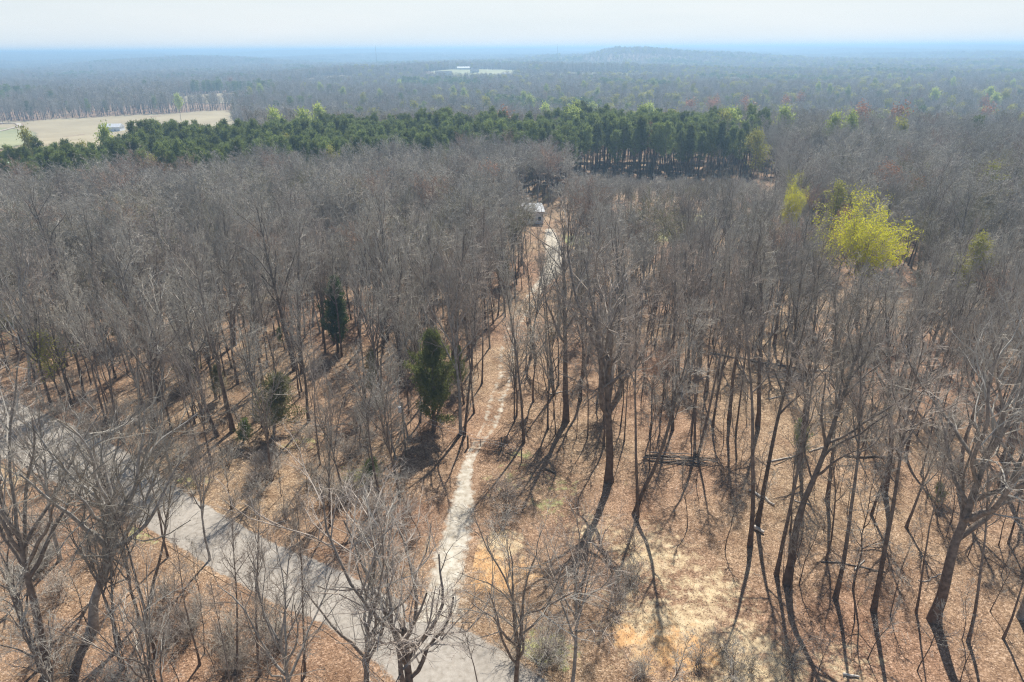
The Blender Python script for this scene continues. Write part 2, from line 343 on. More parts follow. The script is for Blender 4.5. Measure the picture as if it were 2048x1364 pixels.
# near bare trees: tall forest trees (slender and stout), forked trees, an oak
for i in range(7):
    q = np.random.default_rng(100+i)
    A, B, _, _ = skeleton(10+i, H=20, r0=(0.15, 0.19, 0.27, 0.17, 0.23, 0.2, 0.14)[i], cs=(0.5, 0.42, 0.34, 0.55, 0.38, 0.47, 0.52)[i], nl=(11, 14, 16, 11, 15, 13, 10)[i],
                          ang=(0.3, 0.8), rad=(2.6, 3.4, 4.4, 2.5, 3.8, 3.2, 2.3)[i], det=2, wander=(0.025, 0.035, 0.03, 0.03, 0.035, 0.055, 0.045)[i])
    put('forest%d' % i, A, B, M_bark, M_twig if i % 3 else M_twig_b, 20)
for i in range(4):
    A, B, _, _ = skeleton(40+i, H=18, r0=(0.26, 0.22, 0.2, 0.3)[i], cs=(0.32, 0.25, 0.36, 0.42)[i], nl=(9, 9, 8, 9)[i], ang=(0.15, 0.6), rad=(5.4, 4.8, 4.8, 5.2)[i], form='vase', det=2, wander=0.04)
    put('fork%d' % i, A, B, M_bark_p if i == 2 else M_bark, M_twig if i % 2 else M_twig_b, 18)
for i in range(2):
    A, B, _, _ = skeleton(60+i, H=21, r0=0.42, cs=0.36, nl=12, ang=(0.3, 1.0), rad=6.4, form='oak', det=3, wander=0.05, twig=1.0)
    put('oak%d' % i, A, B, M_bark_p if i else M_bark, M_twig, 21)
# saplings, shrubs
for i in range(4):
    A, B, _, _ = skeleton(80+i, H=9, r0=0.06, cs=0.3, nl=9, ang=(0.3, 0.8), rad=1.5, det=1, wander=0.08, twig=0.55)
    put('sapling%d' % i, A, B, M_bark, M_twig, 9)
for i in range(3):
    rng = np.random.default_rng(90+i); k = 16
    a = rng.uniform(0, 2*PI, k); D = nrm(np.stack([np.cos(a)*0.55, np.sin(a)*0.55, rng.uniform(0.6, 1.5, k)], -1)); L = rng.uniform(1.5, 3.2, k)
    P1, R1 = walk(rng, rng.normal(size=(k, 3))*[0.25, 0.25, 0], D, L, np.full(k, 0.022), 5, 0.12, 0.05)
    p, D, L2, r, _ = kids(rng, P1, R1, L, 8, 0.2, 1, 0.3, 1.0, 0.5, 0); P2, R2 = walk(rng, p, D, L2, np.full(len(p), 0.011), 2, 0.2, 0.05)
    p, D, L3, r, _ = kids(rng, P2, R2, L2, 7, 0.1, 1, 0.3, 1.0, 0.6, 0); P3, R3 = walk(rng, p, D, L3, np.full(len(p), 0.008), 2, 0.2, 0.05)
    put('shrub%d' % i, [tubes(P1, R1, 4)], [tubes(P2, R2, 3), tubes(P3, R3, 3)], M_bark, (M_twig, M_twig_b, M_twig)[i], 3)
# middle distance and far bare trees
for i in range(8):
    A, B, _, _ = skeleton(200+i, H=20, r0=(0.13, 0.17, 0.15, 0.2)[i % 4], cs=(0.48, 0.36, 0.42, 0.52)[i % 4], nl=(12, 13, 14, 11)[i % 4], ang=(0.3, 0.85) if i % 2 == 0 else (0.15, 0.6), rad=(3.0, 4.8, 3.6, 4.4)[i % 4], form='forest' if i % 2 == 0 else 'vase', det=1, wander=0.05, twig=1.25)
    put('mid%d' % i, A, B, M_bark_p if i in (3, 6) else M_bark, (M_twig, M_twig, M_twig_b, M_twig, M_twig_f, M_twig, M_twig_f, M_twig_r)[i] if i != 5 else M_twig_o, 20)
for i in range(6):
    A, B, _, _ = skeleton(300+i, H=19, r0=0.3, cs=0.3, nl=13, ang=(0.25, 0.85), rad=(4.0, 4.8, 4.4)[i % 3], det=0, wander=0.04, twig=(1.5, 2.0)[i // 3])
    put('far%d' % i, A, B, M_bark, (M_twig_f, M_twig_f, M_twig, M_twig_o, M_twig_f, M_twig_r)[i], 19)
def leafy(key, seed, H, rad, lm, tm, det, nleaf, size, cs=0.35, form='forest', nl=14):
    A, B, T, D = skeleton(seed, H=H, r0=H*0.012, cs=cs, nl=nl, ang=(0.15, 1.05), rad=rad, det=det, form=form)
    rng = np.random.default_rng(seed); k = rng.integers(0, len(T), nleaf)
    c = T[k]+rng.normal(size=(nleaf, 3))*(size*0.9+0.2); d = nrm(rng.normal(size=(nleaf, 3))+[0, 0, 0.5])
    B.append(blades(c, d, rng.uniform(0.6, 1.3, nleaf)*size, rng.uniform(0.6, 1.1, nleaf)*size, rng, 1))
    put(key, A, B, M_bark, [tm, lm], H)
leafy('spring_near', 400, 20, 5.6, M_spring, M_twig_b, 2, 18000, 0.21, 0.40, 'vase', 24)
leafy('spring_thin', 401, 18, 3.6, M_spring_d, M_twig_b, 1, 1700, 0.33)
leafy('spring_gold', 402, 20, 5.2, M_spring_d, M_twig_b, 1, 3200, 0.34)
leafy('spring_far0', 403, 18, 4.4, M_spring_f, M_twig_f, 0, 1500, 0.8)
leafy('spring_far1', 404, 17, 4.0, M_spring_d, M_twig_f, 0, 1100, 0.75)
leafy('russet_far', 405, 16, 4.4, M_russet, M_twig_r, 0, 500, 0.7)
leafy('russet_mid', 406, 18, 4.6, M_russet, M_twig_r, 1, 900, 0.28)
def pine(key, seed, H, rad, cs, lm, nw, clump, blade, spread=0.55):
    rng = np.random.default_rng(seed)
    P, R = walk(rng, np.zeros((1, 3)), np.array([[0, 0, 1.0]]), np.array([H]), np.array([0.2]), 10, 0.02, 0.1, 0.1); P[:, 0, 2] -= 0.5; A = [tubes(P, R, 7)]
    p, D, L, r, t = kids(rng, P, R, np.array([H]), nw, cs, 0.99, 0.9, 1.45, 1, 0.02, lambda t, g_: rad*(0.25+0.95*np.clip((1-(t-cs)/(1-cs)), 0, 1)**0.7)*np.clip(0.5+((t-cs)/(1-cs))*3, 0, 1)*g_.uniform(0.6, 1.15, t.shape))
    P1, R1 = walk(rng, p, D, L, r, 4, 0.1, 0.16, 0.3); A.append(tubes(P1, R1, 3))
    c, D2, _, _, _ = kids(rng, P1, R1, L, clump, 0.35, 1.05, 0.2, 0.9, 0.3, 0)
    c = c+D2*0.4; nb = blade
    cc = np.repeat(c, nb, 0)+rng.normal(size=(len(c)*nb, 3))*0.28*spread*2; dd = nrm(rng.normal(size=cc.shape)*0.8+np.repeat(D2, nb, 0)*0.4+[0, 0, 0.55])
    B = [blades(cc, dd, rng.uniform(0.4, 0.8, len(cc))*spread*1.6, rng.uniform(0.12, 0.25, len(cc))*spread*1.9, rng)]
    put(key, A, B, M_bark, lm, H)
for i in range(5):
    pine('pine%d' % i, 500+i, 21, (2.7, 3.1, 2.5, 2.9, 3.2)[i], (0.5, 0.45, 0.55, 0.5, 0.38)[i], (M_pine, M_pine, M_pine, M_pine, M_pine_y)[i], 40, 7, 13)
pine('pine_far', 510, 18, 3.6, 0.25, M_pine, 26, 5, 9, 1.0)
def cedar(key, seed, H, rad, lm, n, size, gap=0.25):
    rng = np.random.default_rng(seed)
    P, R = walk(rng, np.zeros((1, 3)), np.array([[0, 0, 1.0]]), np.array([H*0.95]), np.array([0.02*H]), 8, 0.03, 0.1, 0.1); P[:, 0, 2] -= 0.4; A = [tubes(P, R, 7)]
    p, D, L, r, t = kids(rng, P, R, np.array([H]), 52, 0.1, 0.99, 0.7, 1.3, 1, 0.012, lambda t, g_: rad*(1-t)**0.75*1.1*np.clip(t*5+0.35, 0.3, 1)*g_.uniform(0.4, 1.3, t.shape)+0.2)
    P1, R1 = walk(rng, p, D, L, r, 4, 0.1, 0.14, 0.3); A.append(tubes(P1, R1, 3))
    c, D2, _, _, _ = kids(rng, P1, R1, L, max(5, n//46), 0.25, 1.03, 0.2, 1.0, 0.3, 0)
    nb = 9; cc = np.repeat(c, nb, 0)+rng.normal(size=(len(c)*nb, 3))*size*0.8; dd = nrm(rng.normal(size=cc.shape)*0.55+np.repeat(D2, nb, 0)*0.5+[0, 0, 0.7])
    B = [blades(cc, dd, rng.uniform(0.6, 1.3, len(cc))*size, rng.uniform(0.25, 0.5, len(cc))*size, rng)]
    put(key, A, B, M_bark, lm, H)
cedar('cedar_big', 600, 15, 5.6, M_cedar, 1900, 0.34)
cedar('cedar_dark', 601, 14, 4.2, M_cedar_d, 1300, 0.36)
cedar('cedar_olive', 602, 9, 3.8, M_olive, 700, 0.30)
cedar('cedar_small', 603, 5, 1.8, M_pine_y, 420, 0.22)
cedar('cedar_far', 604, 10, 3.0, M_cedar_d, 500, 0.5)

# ---------------------------------------------------------------- ground sheet
def poly_w(pts, z=None): return np.array([g(x, y, z)[:2] for x, y in pts])
def inside(x, y, P):
    x = np.asarray(x); y = np.asarray(y); r = np.zeros(x.shape, bool); j = len(P)-1
    for i in range(len(P)):
        xi, yi = P[i]; xj, yj = P[j]
        c = ((yi > y) != (yj > y)) & (x < (xj-xi)*(y-yi)/(yj-yi+1e-12)+xi); r ^= c; j = i
    return r
sx = np.linspace(-1, 1, 341); gx = 0.5*np.sinh(sx*11.0)*1.0; gx = np.sign(sx)*(np.abs(sx)*90+np.abs(sx)**5*14000)
sy = np.linspace(0, 1, 420); gy = -60+sy*330+sy**2*180+sy**6*19000
X, Y = np.meshgrid(gx, gy); Zg = hgt(X, Y)
nx, ny = len(gx), len(gy); idx = np.arange(nx*ny).reshape(ny, nx)
q = np.stack([idx[:-1, :-1], idx[:-1, 1:], idx[1:, 1:], idx[1:, :-1]], -1).reshape(-1, 4)
me = mesh_from('ground', [(np.stack([X, Y, Zg], -1).reshape(-1, 3), q, None, 0)], True)
def paint(name, spots):
    v = np.zeros(X.shape)
    for px, py, r, k in spots:
        c = g(px, py); v = np.maximum(v, k*np.exp(-(((X-c[0])**2+(Y-c[1])**2)/(r*r))))
    a = me.attributes.new(name, 'FLOAT', 'POINT'); a.data.foreach_set('value', v.ravel().astype(np.float32))
paint('straw', [(1300, 1110, 5.5, 0.66), (1420, 1180, 5, 0.6), (1180, 1060, 3.5, 0.6), (1310, 1260, 5, 0.85), (1480, 1290, 4.5, 0.7), (1500, 1350, 6, 0.75), (1380, 1240, 4, .7), (1000, 1090, 3, 0.8), (880, 1090, 2.0, 1.0),
                (60, 930, 7, 0.6), (1700, 1340, 4, 0.5), (980, 1130, 3, 0.5), (1250, 1200, 4, .4), (1180, 490, 10, 0.6), (1250, 520, 9, 0.5)])
paint('clay', [(995, 1155, 2.6, 0.95), (960, 1115, 2.2, 0.85), (1250, 1272, 1.6, 0.95), (1460, 480, 7, 1.0), (1225, 505, 4, .8), (1330, 1300, 3.5, 0.8), (1060, 1140, 1.6, 0.7), (890, 1105, 1.6, .9), (1420, 500, 6, .5), (1400,1310,2.5,.75)])
paint('grass', [(310, 1050, 3, 0.95), (720, 950, 3.5, 0.6), (1020, 955, 4, 0.35), (1120, 970, 4, 0.35), (1080, 1300, 2.5, 0.8), (1100, 1010, 3, .5), (380, 960, 2.5, .7), (600, 880, 3, .5), (1140, 480, 8, .9), (1320, 470, 10, .9), (1500, 460, 10, .7), (1400, 440, 14, .7), (0, 650, 14, .5),
                (1040, 910, 2, .6), (1120, 1310, 1.8, .7), (500, 600, 6, .5)])
ground = link('ground', me, mats=[M_ground]); tag(ground, kind='structure')

# strips laid on the ground
def strip(name, L, Rr, m, nsub=70, ncross=10, lift=0.04, tracks=None, rim=0.22, ruts=None):
    """between a left and a right edge, both lists of world points"""
    def rs(P, k):
        P = np.array(P); s = np.r_[0, np.cumsum(np.linalg.norm(np.diff(P, axis=0), axis=1))]; t = np.linspace(0, s[-1], k)
        Q = np.stack([np.interp(t, s, P[:, i]) for i in (0, 1)], -1)
        for _ in range(4): Q[1:-1] = 0.25*Q[:-2]+0.5*Q[1:-1]+0.25*Q[2:]
        return Q
    a = rs(L, nsub); b_ = rs(Rr, nsub); t = np.linspace(0, 1, ncross)
    P = a[:, None]*(1-t)[None, :, None]+b_[:, None]*t[None, :, None]
    Z = hgt(P[..., 0], P[..., 1])+lift
    V = np.concatenate([P, Z[..., None]], -1).reshape(-1, 3); ix = np.arange(nsub*ncross).reshape(nsub, ncross)
    q = np.stack([ix[:-1, :-1], ix[:-1, 1:], ix[1:, 1:], ix[1:, :-1]], -1).reshape(-1, 4)
    me = mesh_from(name, [(V, q, None, 0)], True)
    core = np.clip(np.minimum(t, 1-t)/rim, 0, 1)[None]*np.ones((nsub, 1))
    if ruts is not None:
        rr_ = np.interp(np.linspace(0, 1, nsub), *ruts)[:, None]; rp = np.exp(-((t-.24)/.10)**2)+np.exp(-((t-.72)/.10)**2); core = core*(1-rr_)+rr_*rp[None]
    if tracks is not None: core = core*np.interp(np.linspace(0, 1, nsub), *tracks)[:, None]
    at = me.attributes.new('core', 'FLOAT', 'POINT'); at.data.foreach_set('value', core.ravel().astype(np.float32))
    o = link(name, me, mats=[m]); tag(o, kind='structure'); return o
def W(pts): return [g(x, y)[:2] for x, y in pts]
roadL = W([(-260, 850), (0, 925), (130, 985), (260, 1048), (330, 1088), (425, 1150), (503, 1194), (560, 1222), (640, 1256), (700, 1300), (780, 1375), (880, 1470)])
roadR = W([(-200, 745), (0, 785), (120, 830), (250, 890), (400, 995), (560, 1085), (700, 1140), (850, 1215), (960, 1262), (1060, 1318), (1130, 1375), (1250, 1470)])
strip('road', roadL, roadR, M_road, 160, 30, 0.05, rim=0.15)
dL = [(800, 1245), (835, 1170), (862, 1080), (885, 1020), (900, 965), (918, 925), (936, 890), (955, 850), (968, 800), (988, 750), (990, 700), (1006, 650), (1030, 612), (1056, 575), (1072, 545), (1080, 510), (1080, 480), (1086, 458)]
dR = [(945, 1245), (940, 1170), (955, 1080), (962, 1020), (960, 965), (956, 925), (972, 890), (1010, 850), (1022, 800), (1040, 750), (1038, 700), (1052, 650), (1072, 612), (1102, 575), (1135, 545), (1144, 510), (1128, 480), (1112, 458)]
trk = ([0, 0.05, 0.10, 0.14, 0.18, 0.22, 0.3, 0.5, 0.6, 0.66, 1.0], [1, 1, 0.95, 0.85, 0.76, 0.64, 0.58, 0.58, 0.66, 0.95, 1.0])
strip('driveway', W(dL), W(dR), M_drive, 200, 26, 0.08, tracks=trk, rim=0.40, ruts=([0, .15, .22, .6, .68, 1], [0, 0, .5, .5, 0, 0]))
# field on the left beyond the pines, pale track, far fields
def patchmesh(name, poly, m, step, lift):
    poly = np.array(poly); x0, y0 = poly.min(0); x1, y1 = poly.max(0)
    xs = np.arange(x0-step, x1+step, step); ys = np.arange(y0-step, y1+step, step); A_, B_ = np.meshgrid(xs, ys)
    cx, cy = (A_[:-1, :-1]+A_[1:, 1:])/2, (B_[:-1, :-1]+B_[1:, 1:])/2; k = inside(cx, cy, poly)
    ix = np.arange(A_.size).reshape(A_.shape); q = np.stack([ix[:-1, :-1], ix[:-1, 1:], ix[1:, 1:], ix[1:, :-1]], -1)[k]
    V = np.stack([A_, B_, hgt(A_, B_)+lift], -1).reshape(-1, 3); used, inv = np.unique(q.ravel(), return_inverse=True)
    me = mesh_from(name, [(V[used], inv.reshape(-1, 4), None, 0)], True); o = link(name, me, mats=[m]); tag(o, kind='structure'); return o
FIELD = np.array([g(x, y)[:2] for x, y in [(-220, 300), (-220, 246), (40, 243), (160, 236), (330, 228), (462, 221), (470, 226), (470, 262), (400, 280), (250, 300), (40, 300)]])
patchmesh('field', FIELD, M_field, 6, 0.25)
GREENF = np.array([g(x, y)[:2] for x, y in [(-220, 298), (-220, 256), (-40, 254), (30, 258), (70, 266), (60, 290), (0, 298)]])
patchmesh('meadow', GREENF, M_field_g, 5, 0.5)
TRACK = W([(-160, 276), (-40, 270), (0, 262), (35, 254), (30, 248), (-20, 246)])
strip('farm_track', TRACK, [p+np.array([3.5, 5.0]) for p in TRACK], M_drive, 60, 4, 0.8, rim=0.01)
for i, (fx, fy, rx, ry) in enumerate(FARF):
    a = np.linspace(0, 2*PI, 20, endpoint=False); rr = 1+0.18*np.sin(3*a+i)
    P_ = np.stack([fx+rx*rr*np.cos(a), fy+ry*rr*np.sin(a)], -1)
    patchmesh('far_field', P_, M_field_g if i in (1, 5) else M_field, 12, 0.5)

# ---------------------------------------------------------------- labels: say which one by what stands near it
LAND = [('the metal gate', 968, 895), ('the tall green cedar beside the driveway', 868, 865), ('the dark cedar in the left woods', 675, 700), ('the log pile', 1350, 925), ('the heap of weathered branches', 1610, 750),
        ('the driveway mouth', 880, 1180), ('the gravel turnaround', 1110, 520), ('the white roofed house', 1075, 450), ('the utility pole', 808, 905), ('the bare sandy patch', 1310, 1270),
        ('the stout oak at lower right', 1865, 1235), ('the small pale green pine', 1605, 900), ('the orange clay patch', 995, 1150), ('the small olive cedar', 548, 860), ('the far left end of the road', 40, 850),
        ('the lowest bend of the road', 900, 1330), ('the grassy verge of the road', 310, 1050), ('the bright yellow leafing tree', 1760, 640), ('the left frame edge', 0, 1200), ('the lower right frame corner', 2000, 1330),
        ('the right frame edge', 2040, 900), ('the half buried pale log', 1520, 1065), ('the orange clearing', 1460, 490), ('the shaded middle of the driveway', 1010, 745), ('the lower left frame corner', 60, 1340),
        ('the small light green shrub', 485, 880), ('the upper left evergreen', 165, 500), ('the middle of the road', 480, 1120), ('the narrow leafy part of the driveway', 1045, 640), ('the right end of the log pile', 1420, 930)]
PLAND = [('the left end of the pine belt', 20, 290), ('the pale tree before the pine belt', 575, 300), ('the right end of the pine block', 1540, 330), ('the golden tree beside the pines', 1510, 340), ('the bright pale pine', 1230, 350),
         ('the gap between pine belt and pine block', 1100, 300), ('the middle of the pine belt', 800, 300), ('the left quarter of the pine belt', 350, 300), ('the middle of the pine block', 1380, 350), ('the left end of the pine block', 1150, 350)]
ORD = ['nearest', 'second', 'third', 'fourth', 'fifth', 'sixth', 'seventh', 'eighth', 'ninth', 'tenth', 'eleventh', 'twelfth', 'thirteenth', 'fourteenth', 'fifteenth', 'sixteenth', 'seventeenth', 'eighteenth', 'nineteenth', 'twentieth'] + [t_+'-'+u_ if u_ else t2_ for t_, t2_ in (('twenty', 'twentieth'), ('thirty', 'thirtieth'), ('forty', 'fortieth'), ('fifty', 'fiftieth'), ('sixty', 'sixtieth'), ('seventy', 'seventieth')) for u_ in ('', 'first', 'second', 'third', 'fourth', 'fifth', 'sixth', 'seventh', 'eighth', 'ninth')][1:]
def rank_labels(obs, kindword, descs, land=LAND):
    bucket = {}
    for o, dsc in zip(obs, descs):
        p = project(o['_base'] if '_base' in o else o.location)[0]
        k = min(range(len(land)), key=lambda i: (p[0]-land[i][1])**2+((p[1]-land[i][2])*1.3)**2)
        dx, dy = p[0]-land[k][1], p[1]-land[k][2]
        dr = ('right of' if dx > 0 else 'left of') if abs(dx) > abs(dy) else ('in front of' if dy > 0 else 'behind')
        bucket.setdefault((k, dr), []).append((dx*dx+dy*dy, o, dsc))
    for (k, dr), L in bucket.items():
        for r_, (_, o, dsc) in enumerate(sorted(L, key=lambda t: t[0])):
            o['label'] = '%s, %s %s %s %s' % (dsc, ORD[r_], kindword, dr, land[k][0])

# ---------------------------------------------------------------- placing trees
HOLD = bpy.data.collections.new('prototype_store')     # not in the scene: sources of the instanced far woods
def tree(name, key, loc, H, rz, lean=(0, 0), width=1.0, cat='tree', group=None, label=None, wood='trunk', top='crown'):
    a, b_, ph = PROTO[key]
    e = bpy.data.objects.new(name, None); e.empty_display_size = 0.5; C.objects.link(e)
    e.location = loc; s = H/ph
    e.rotation_euler = (Matrix.Rotation(lean[0], 3, 'Y')@Matrix.Rotation(-lean[1], 3, 'X')@Matrix.Rotation(rz, 3, 'Z')).to_euler()
    e.scale = (s*width, s*width, s)
    for nm, m in ((wood, a), (top, b_)):
        o = bpy.data.objects.new(nm, m); C.objects.link(o); o.parent = e
    tag(e, label, cat, group); return e
HERO = []    # base pixel, top pixel (or None), kind, label or None
def hero(bx, by, tx, ty, key, label=None, width=1.0, rz=None, zbase=None):
    p = g(bx, by); q_ = at_depth(tx, ty, p[1])
    H = q_[2]-p[2]; lean = math.atan2(q_[0]-p[0], H)
    HERO.append((p, math.hypot(H, q_[0]-p[0]), lean, key, label, width, rz))
def hero_out(px, py, z, H, key, label=None, width=1.0, rz=None, lean=0.0):
    p = g(px, py, z); HERO.append((np.array([p[0], p[1], float(hgt(p[0], p[1]))]), H, lean, key, label, width, rz))
# right and middle
hero(1048, 885, 1035, 500, 'forest1', 'tall straight slender tree standing alone just right of the metal gate', 0.75, 1.0)
hero(1132, 842, 1150, 430, 'forest2', 'stout bare tree with dark trunk, nearest big tree behind the lone tree by the gate', 1.1, 2.0)
hero(1218, 962, 1225, 520, 'fork0', 'thick pale trunk splitting into many limbs, casting the broadest shadow beside the clearing', 1.25, 0.5)
hero(1268, 1030, 1390, 610, 'forest5', 'curving trunk leaning right at the left end of the log pile', 1.0, 3.0)
hero(1276, 1034, 1300, 560, 'forest3', 'straight dark twin stem touching the curving tree near the log pile', 0.8, 4.0)
hero(1390, 915, 1402, 480, 'forest6', 'dark wavy trunk rising straight out of the log pile', 0.95, 0.2)
hero(1394, 917, 1470, 520, 'forest3', 'dark stem slanting right out of the log pile', 0.8, 1.2)
hero(1500, 1092, 1545, 560, 'forest3', 'tall dark trunk just right of the sandy ground with a long straight shadow', 1.0, 2.2)
hero(1514, 1050, 1600, 520, 'forest1', 'dark trunk crossing behind the tall dark trunk at the pale log', 0.9, 5.0)
hero(1553, 1150, 1672, 640, 'forest0', 'brown trunk leaning right, its foot left of a matching pair', 1.05)
hero(1575, 1166, 1700, 600, 'forest4', 'brown trunk leaning right, right one of the close pair below the pale log', 1.1)
hero(1670, 1198, 1775, 700, 'forest3', 'brown trunk leaning right with knotted middle, foot in bare leaf litter', 1.0)
hero(1747, 1222, 1850, 640, 'forest0', 'brown slightly bowed trunk with a long shadow, left of the stout oak', 1.1)
hero(1706, 1178, 1748, 880, 'sapling1', None, 1.0)
hero(1832, 1225, 1900, 820, 'forest6', 'thin dark trunk just left of the stout oak foot', 0.7)
hero(1868, 1240, 2010, 740, 'oak0', 'stout oak with rough broad limbs at the lower right', 1.0, 0.7)
hero(1936, 1285, 2030, 900, 'forest3', 'thin brown trunk just right of the stout oak foot', 0.9)
hero(2004, 972, 2080, 560, 'forest2', 'stout dark trunk at the right frame edge behind the stout oak', 1.0)
hero(1920, 985, 1960, 620, 'forest4', None, 1.0)
hero(1655, 1000, 1720, 560, 'forest1', None, 0.9)
hero(1768, 988, 1830, 560, 'forest4', None, 1.0)
hero(1650, 1120, 1705, 820, 'sapling2', None, 1.0)
hero(1458, 840, 1480, 430, 'forest1', None, 0.9); hero(1515, 850, 1550, 470, 'forest4', None, 1.0); hero(1600, 915, 1650, 520, 'forest2', None, 0.9)
hero(1345, 860, 1352, 500, 'forest0', None); hero(1160, 800, 1175, 470, 'forest4', None, 0.9); hero(1240, 790, 1250, 440, 'forest4', None); hero(1180, 700, 1190, 420, 'forest2', None)
hero(1062, 700, 1060, 460, 'forest0', 'slim dark trunk on the right side of the narrow leafy driveway', 0.9)
hero(1092, 680, 1095, 430, 'forest6', None, 0.9); hero(1108, 790, 1112, 500, 'forest3'); hero(1300, 940, 1295, 760, 'sapling0')
# middle left
hero(928, 872, 935, 520, 'forest3', 'leaning pair trunk at the left gate post, right one', 0.9, 1.0)
hero(922, 868, 880, 500, 'fork2', 'forked tree at the left gate post behind the green cedar', 0.9, 2.0)
hero(900, 760, 930, 430, 'forest4'); hero(950, 690, 948, 400, 'forest0'); hero(972, 660, 975, 410, 'forest3')
hero(870, 720, 850, 420, 'fork1', None, 0.9); hero(800, 700, 770, 380, 'forest2', None, 1.0); hero(775, 680, 752, 400, 'forest4', None, 1.0)
hero(720, 700, 705, 410, 'forest1'); hero(590, 740, 500, 400, 'forest2', None, 1.0); hero(605, 745, 560, 430, 'forest4'); hero(470, 690, 440, 400, 'forest4', None, 1.0)
hero(435, 872, 318, 560, 'forest4', 'dark trunk leaning left, nearest tree left of the small light green shrub', 1.1)
hero(466, 862, 395, 480, 'forest2', 'stout trunk leaning left immediately behind the small light green shrub', 0.9)
hero(395, 895, 330, 640, 'forest0', None, 0.9); hero(320, 800, 240, 500, 'forest2'); hero(300, 720, 230, 430, 'forest4'); hero(150, 660, 60, 380, 'forest2')
hero(730, 800, 700, 520, 'forest3', None, .8); hero(545, 960, 500, 700, 'fork1', None, 0.8); hero(640, 930, 600, 640, 'forest6', None, .8); hero(560, 800, 540, 520, 'forest6')
# lower left
hero(1060, 494, 1057, 400, 'fork1', None, .8)
hero(120, 1120, 80, 770, 'fork2', None, .9); hero(25, 1070, -30, 730, 'fork0', None, .8); hero(225, 1150, 180, 830, 'fork1', None, .8); hero(310, 880, 280, 600, 'fork3', None, .9); hero(60, 770, 20, 470, 'fork2', None, .9)
hero(1040, 478, 1042, 385, 'forest1', 'slim tree hiding the left half of the white roofed house', .9); hero(1052, 500, 1050, 395, 'forest4', None, .9); hero(1028, 470, 1030, 380, 'forest2', None, 1.); hero(1098, 455, 1104, 375, 'forest6', None, .8)
hero(185, 1262, 240, 830, 'oak1', 'pale limbed tree with a leaning trunk spreading over the road at left', 0.95, 0.4)
hero(280, 1245, 215, 960, 'fork1', None, 0.8); hero(300, 1205, 330, 900, 'forest5', None, 0.9)
hero(95, 1350, 20, 850, 'fork3', 'many stemmed tree with dark rising limbs by the left frame edge', 1.0)
hero(245, 1340, 190, 1040, 'forest5', None); hero(400, 1330, 330, 1040, 'forest6', None, .9); hero(520, 1350, 455, 980, 'forest6', 'slim brown trunk leaning left at the road, left of the big forked foreground tree', .9)
hero(475, 1350, 480, 1000, 'forest0', None, .8); hero(610, 1350, 605, 990, 'forest0', 'straight slim trunk crossing the road, nearest left of the big forked foreground tree', .8)
hero(420, 1120, 395, 870, 'fork2', None, .8); hero(800, 1000, 745, 720, 'fork1', None, .75); hero(765, 1010, 700, 700, 'forest5', None, .8); hero(690, 1000, 640, 760, 'fork0', None, .6)
# foreground trees whose feet are below the frame
hero_out(815, 1320, 9, 21, 'fork0', 'large grey forked tree over the road at bottom centre, many spreading limbs', 1.45, 1.1)
hero_out(720, 1290, 11, 20, 'fork3', 'grey forked tree left of the large one over the road', 0.9, 2.6)
hero_out(1035, 1250, 10, 20, 'fork1', 'fan shaped bare tree at bottom centre, right of the large forked one', 1.0, 0.2)
hero_out(1145, 1230, 10, 19.5, 'fork2', 'fan shaped bare tree at bottom, right of the first fan shaped one', 0.9, 1.7)
hero_out(580, 1330, 10, 20, 'fork2', 'forked tree at the bottom edge left of the road', 1.1, 4.0)
hero_out(100, 1300, 12, 19, 'forest5', 'leaning grey trunk at the bottom left corner', 1.1, 2.0)
hero_out(310, 1330, 10, 18, 'fork1', 'branching grey tree at the bottom edge over orange leaves', 0.8, 5.0)
hero_out(440, 1300, 8, 14, 'forest6', None, .9); hero_out(1320, 1330, 5, 9, 'sapling1', None, 1.3); hero_out(1480, 1340, 4, 7, 'sapling3', None, 1.3)
hero_out(960, 1310, 7, 12, 'forest6', None, .9); hero_out(20, 1180, 9, 17, 'fork1', None, .9)

cx_ = poly_w([(750, 1420), (560, 1240), (250, 1050), (0, 930), (-260, 850), (-200, 745), (0, 785), (250, 890), (400, 995), (560, 1085), (700, 1140), (850, 1190), (855, 1060), (890, 960), (930, 890), (960, 790), (985, 700), (1000, 650), (1050, 575), (1072, 545), (1072, 450),
              (1130, 450), (1160, 545), (1110, 580), (1060, 650), (1048, 700), (1050, 750), (1030, 800), (1015, 890), (1110, 900), (1190, 985), (1260, 1060), (1480, 1110), (1530, 1200), (1560, 1420)])
CLEAR2 = poly_w([(1160, 470), (1250, 460), (1560, 455), (1500, 520), (1300, 530), (1200, 520)])
CLEAR3 = poly_w([(1240, 362), (1520, 355), (1560, 372), (1480, 390), (1260, 385)])
HOUSE = poly_w([(1010, 415), (1140, 415), (1120, 462), (1020, 462)])
PINEA = np.array([az(px, d) for px, d in [(-80, 255), (60, 240), (210, 262), (300, 240), (420, 236), (480, 262), (640, 240), (760, 262), (860, 250), (930, 272), (1060, 262), (1105, 275), (1105, 330), (700, 340), (240, 330), (200, 300), (-80, 300)]])
PINEB = np.array([az(px, d) for px, d in [(1115, 255), (1160, 268), (1210, 288), (1300, 284), (1420, 280), (1500, 286), (1560, 310), (1560, 360), (1105, 350)]])
OPEN1 = np.array([az(px, d) for px, d in [(1150, 215), (1200, 178), (1540, 178), (1570, 262), (1500, 285), (1130, 285)]])
NEARF = np.array([az(px, d) for px, d in [(-300, 300), (230, 300), (240, 332), (480, 332), (470, 640), (300, 640), (-300, 560)]])
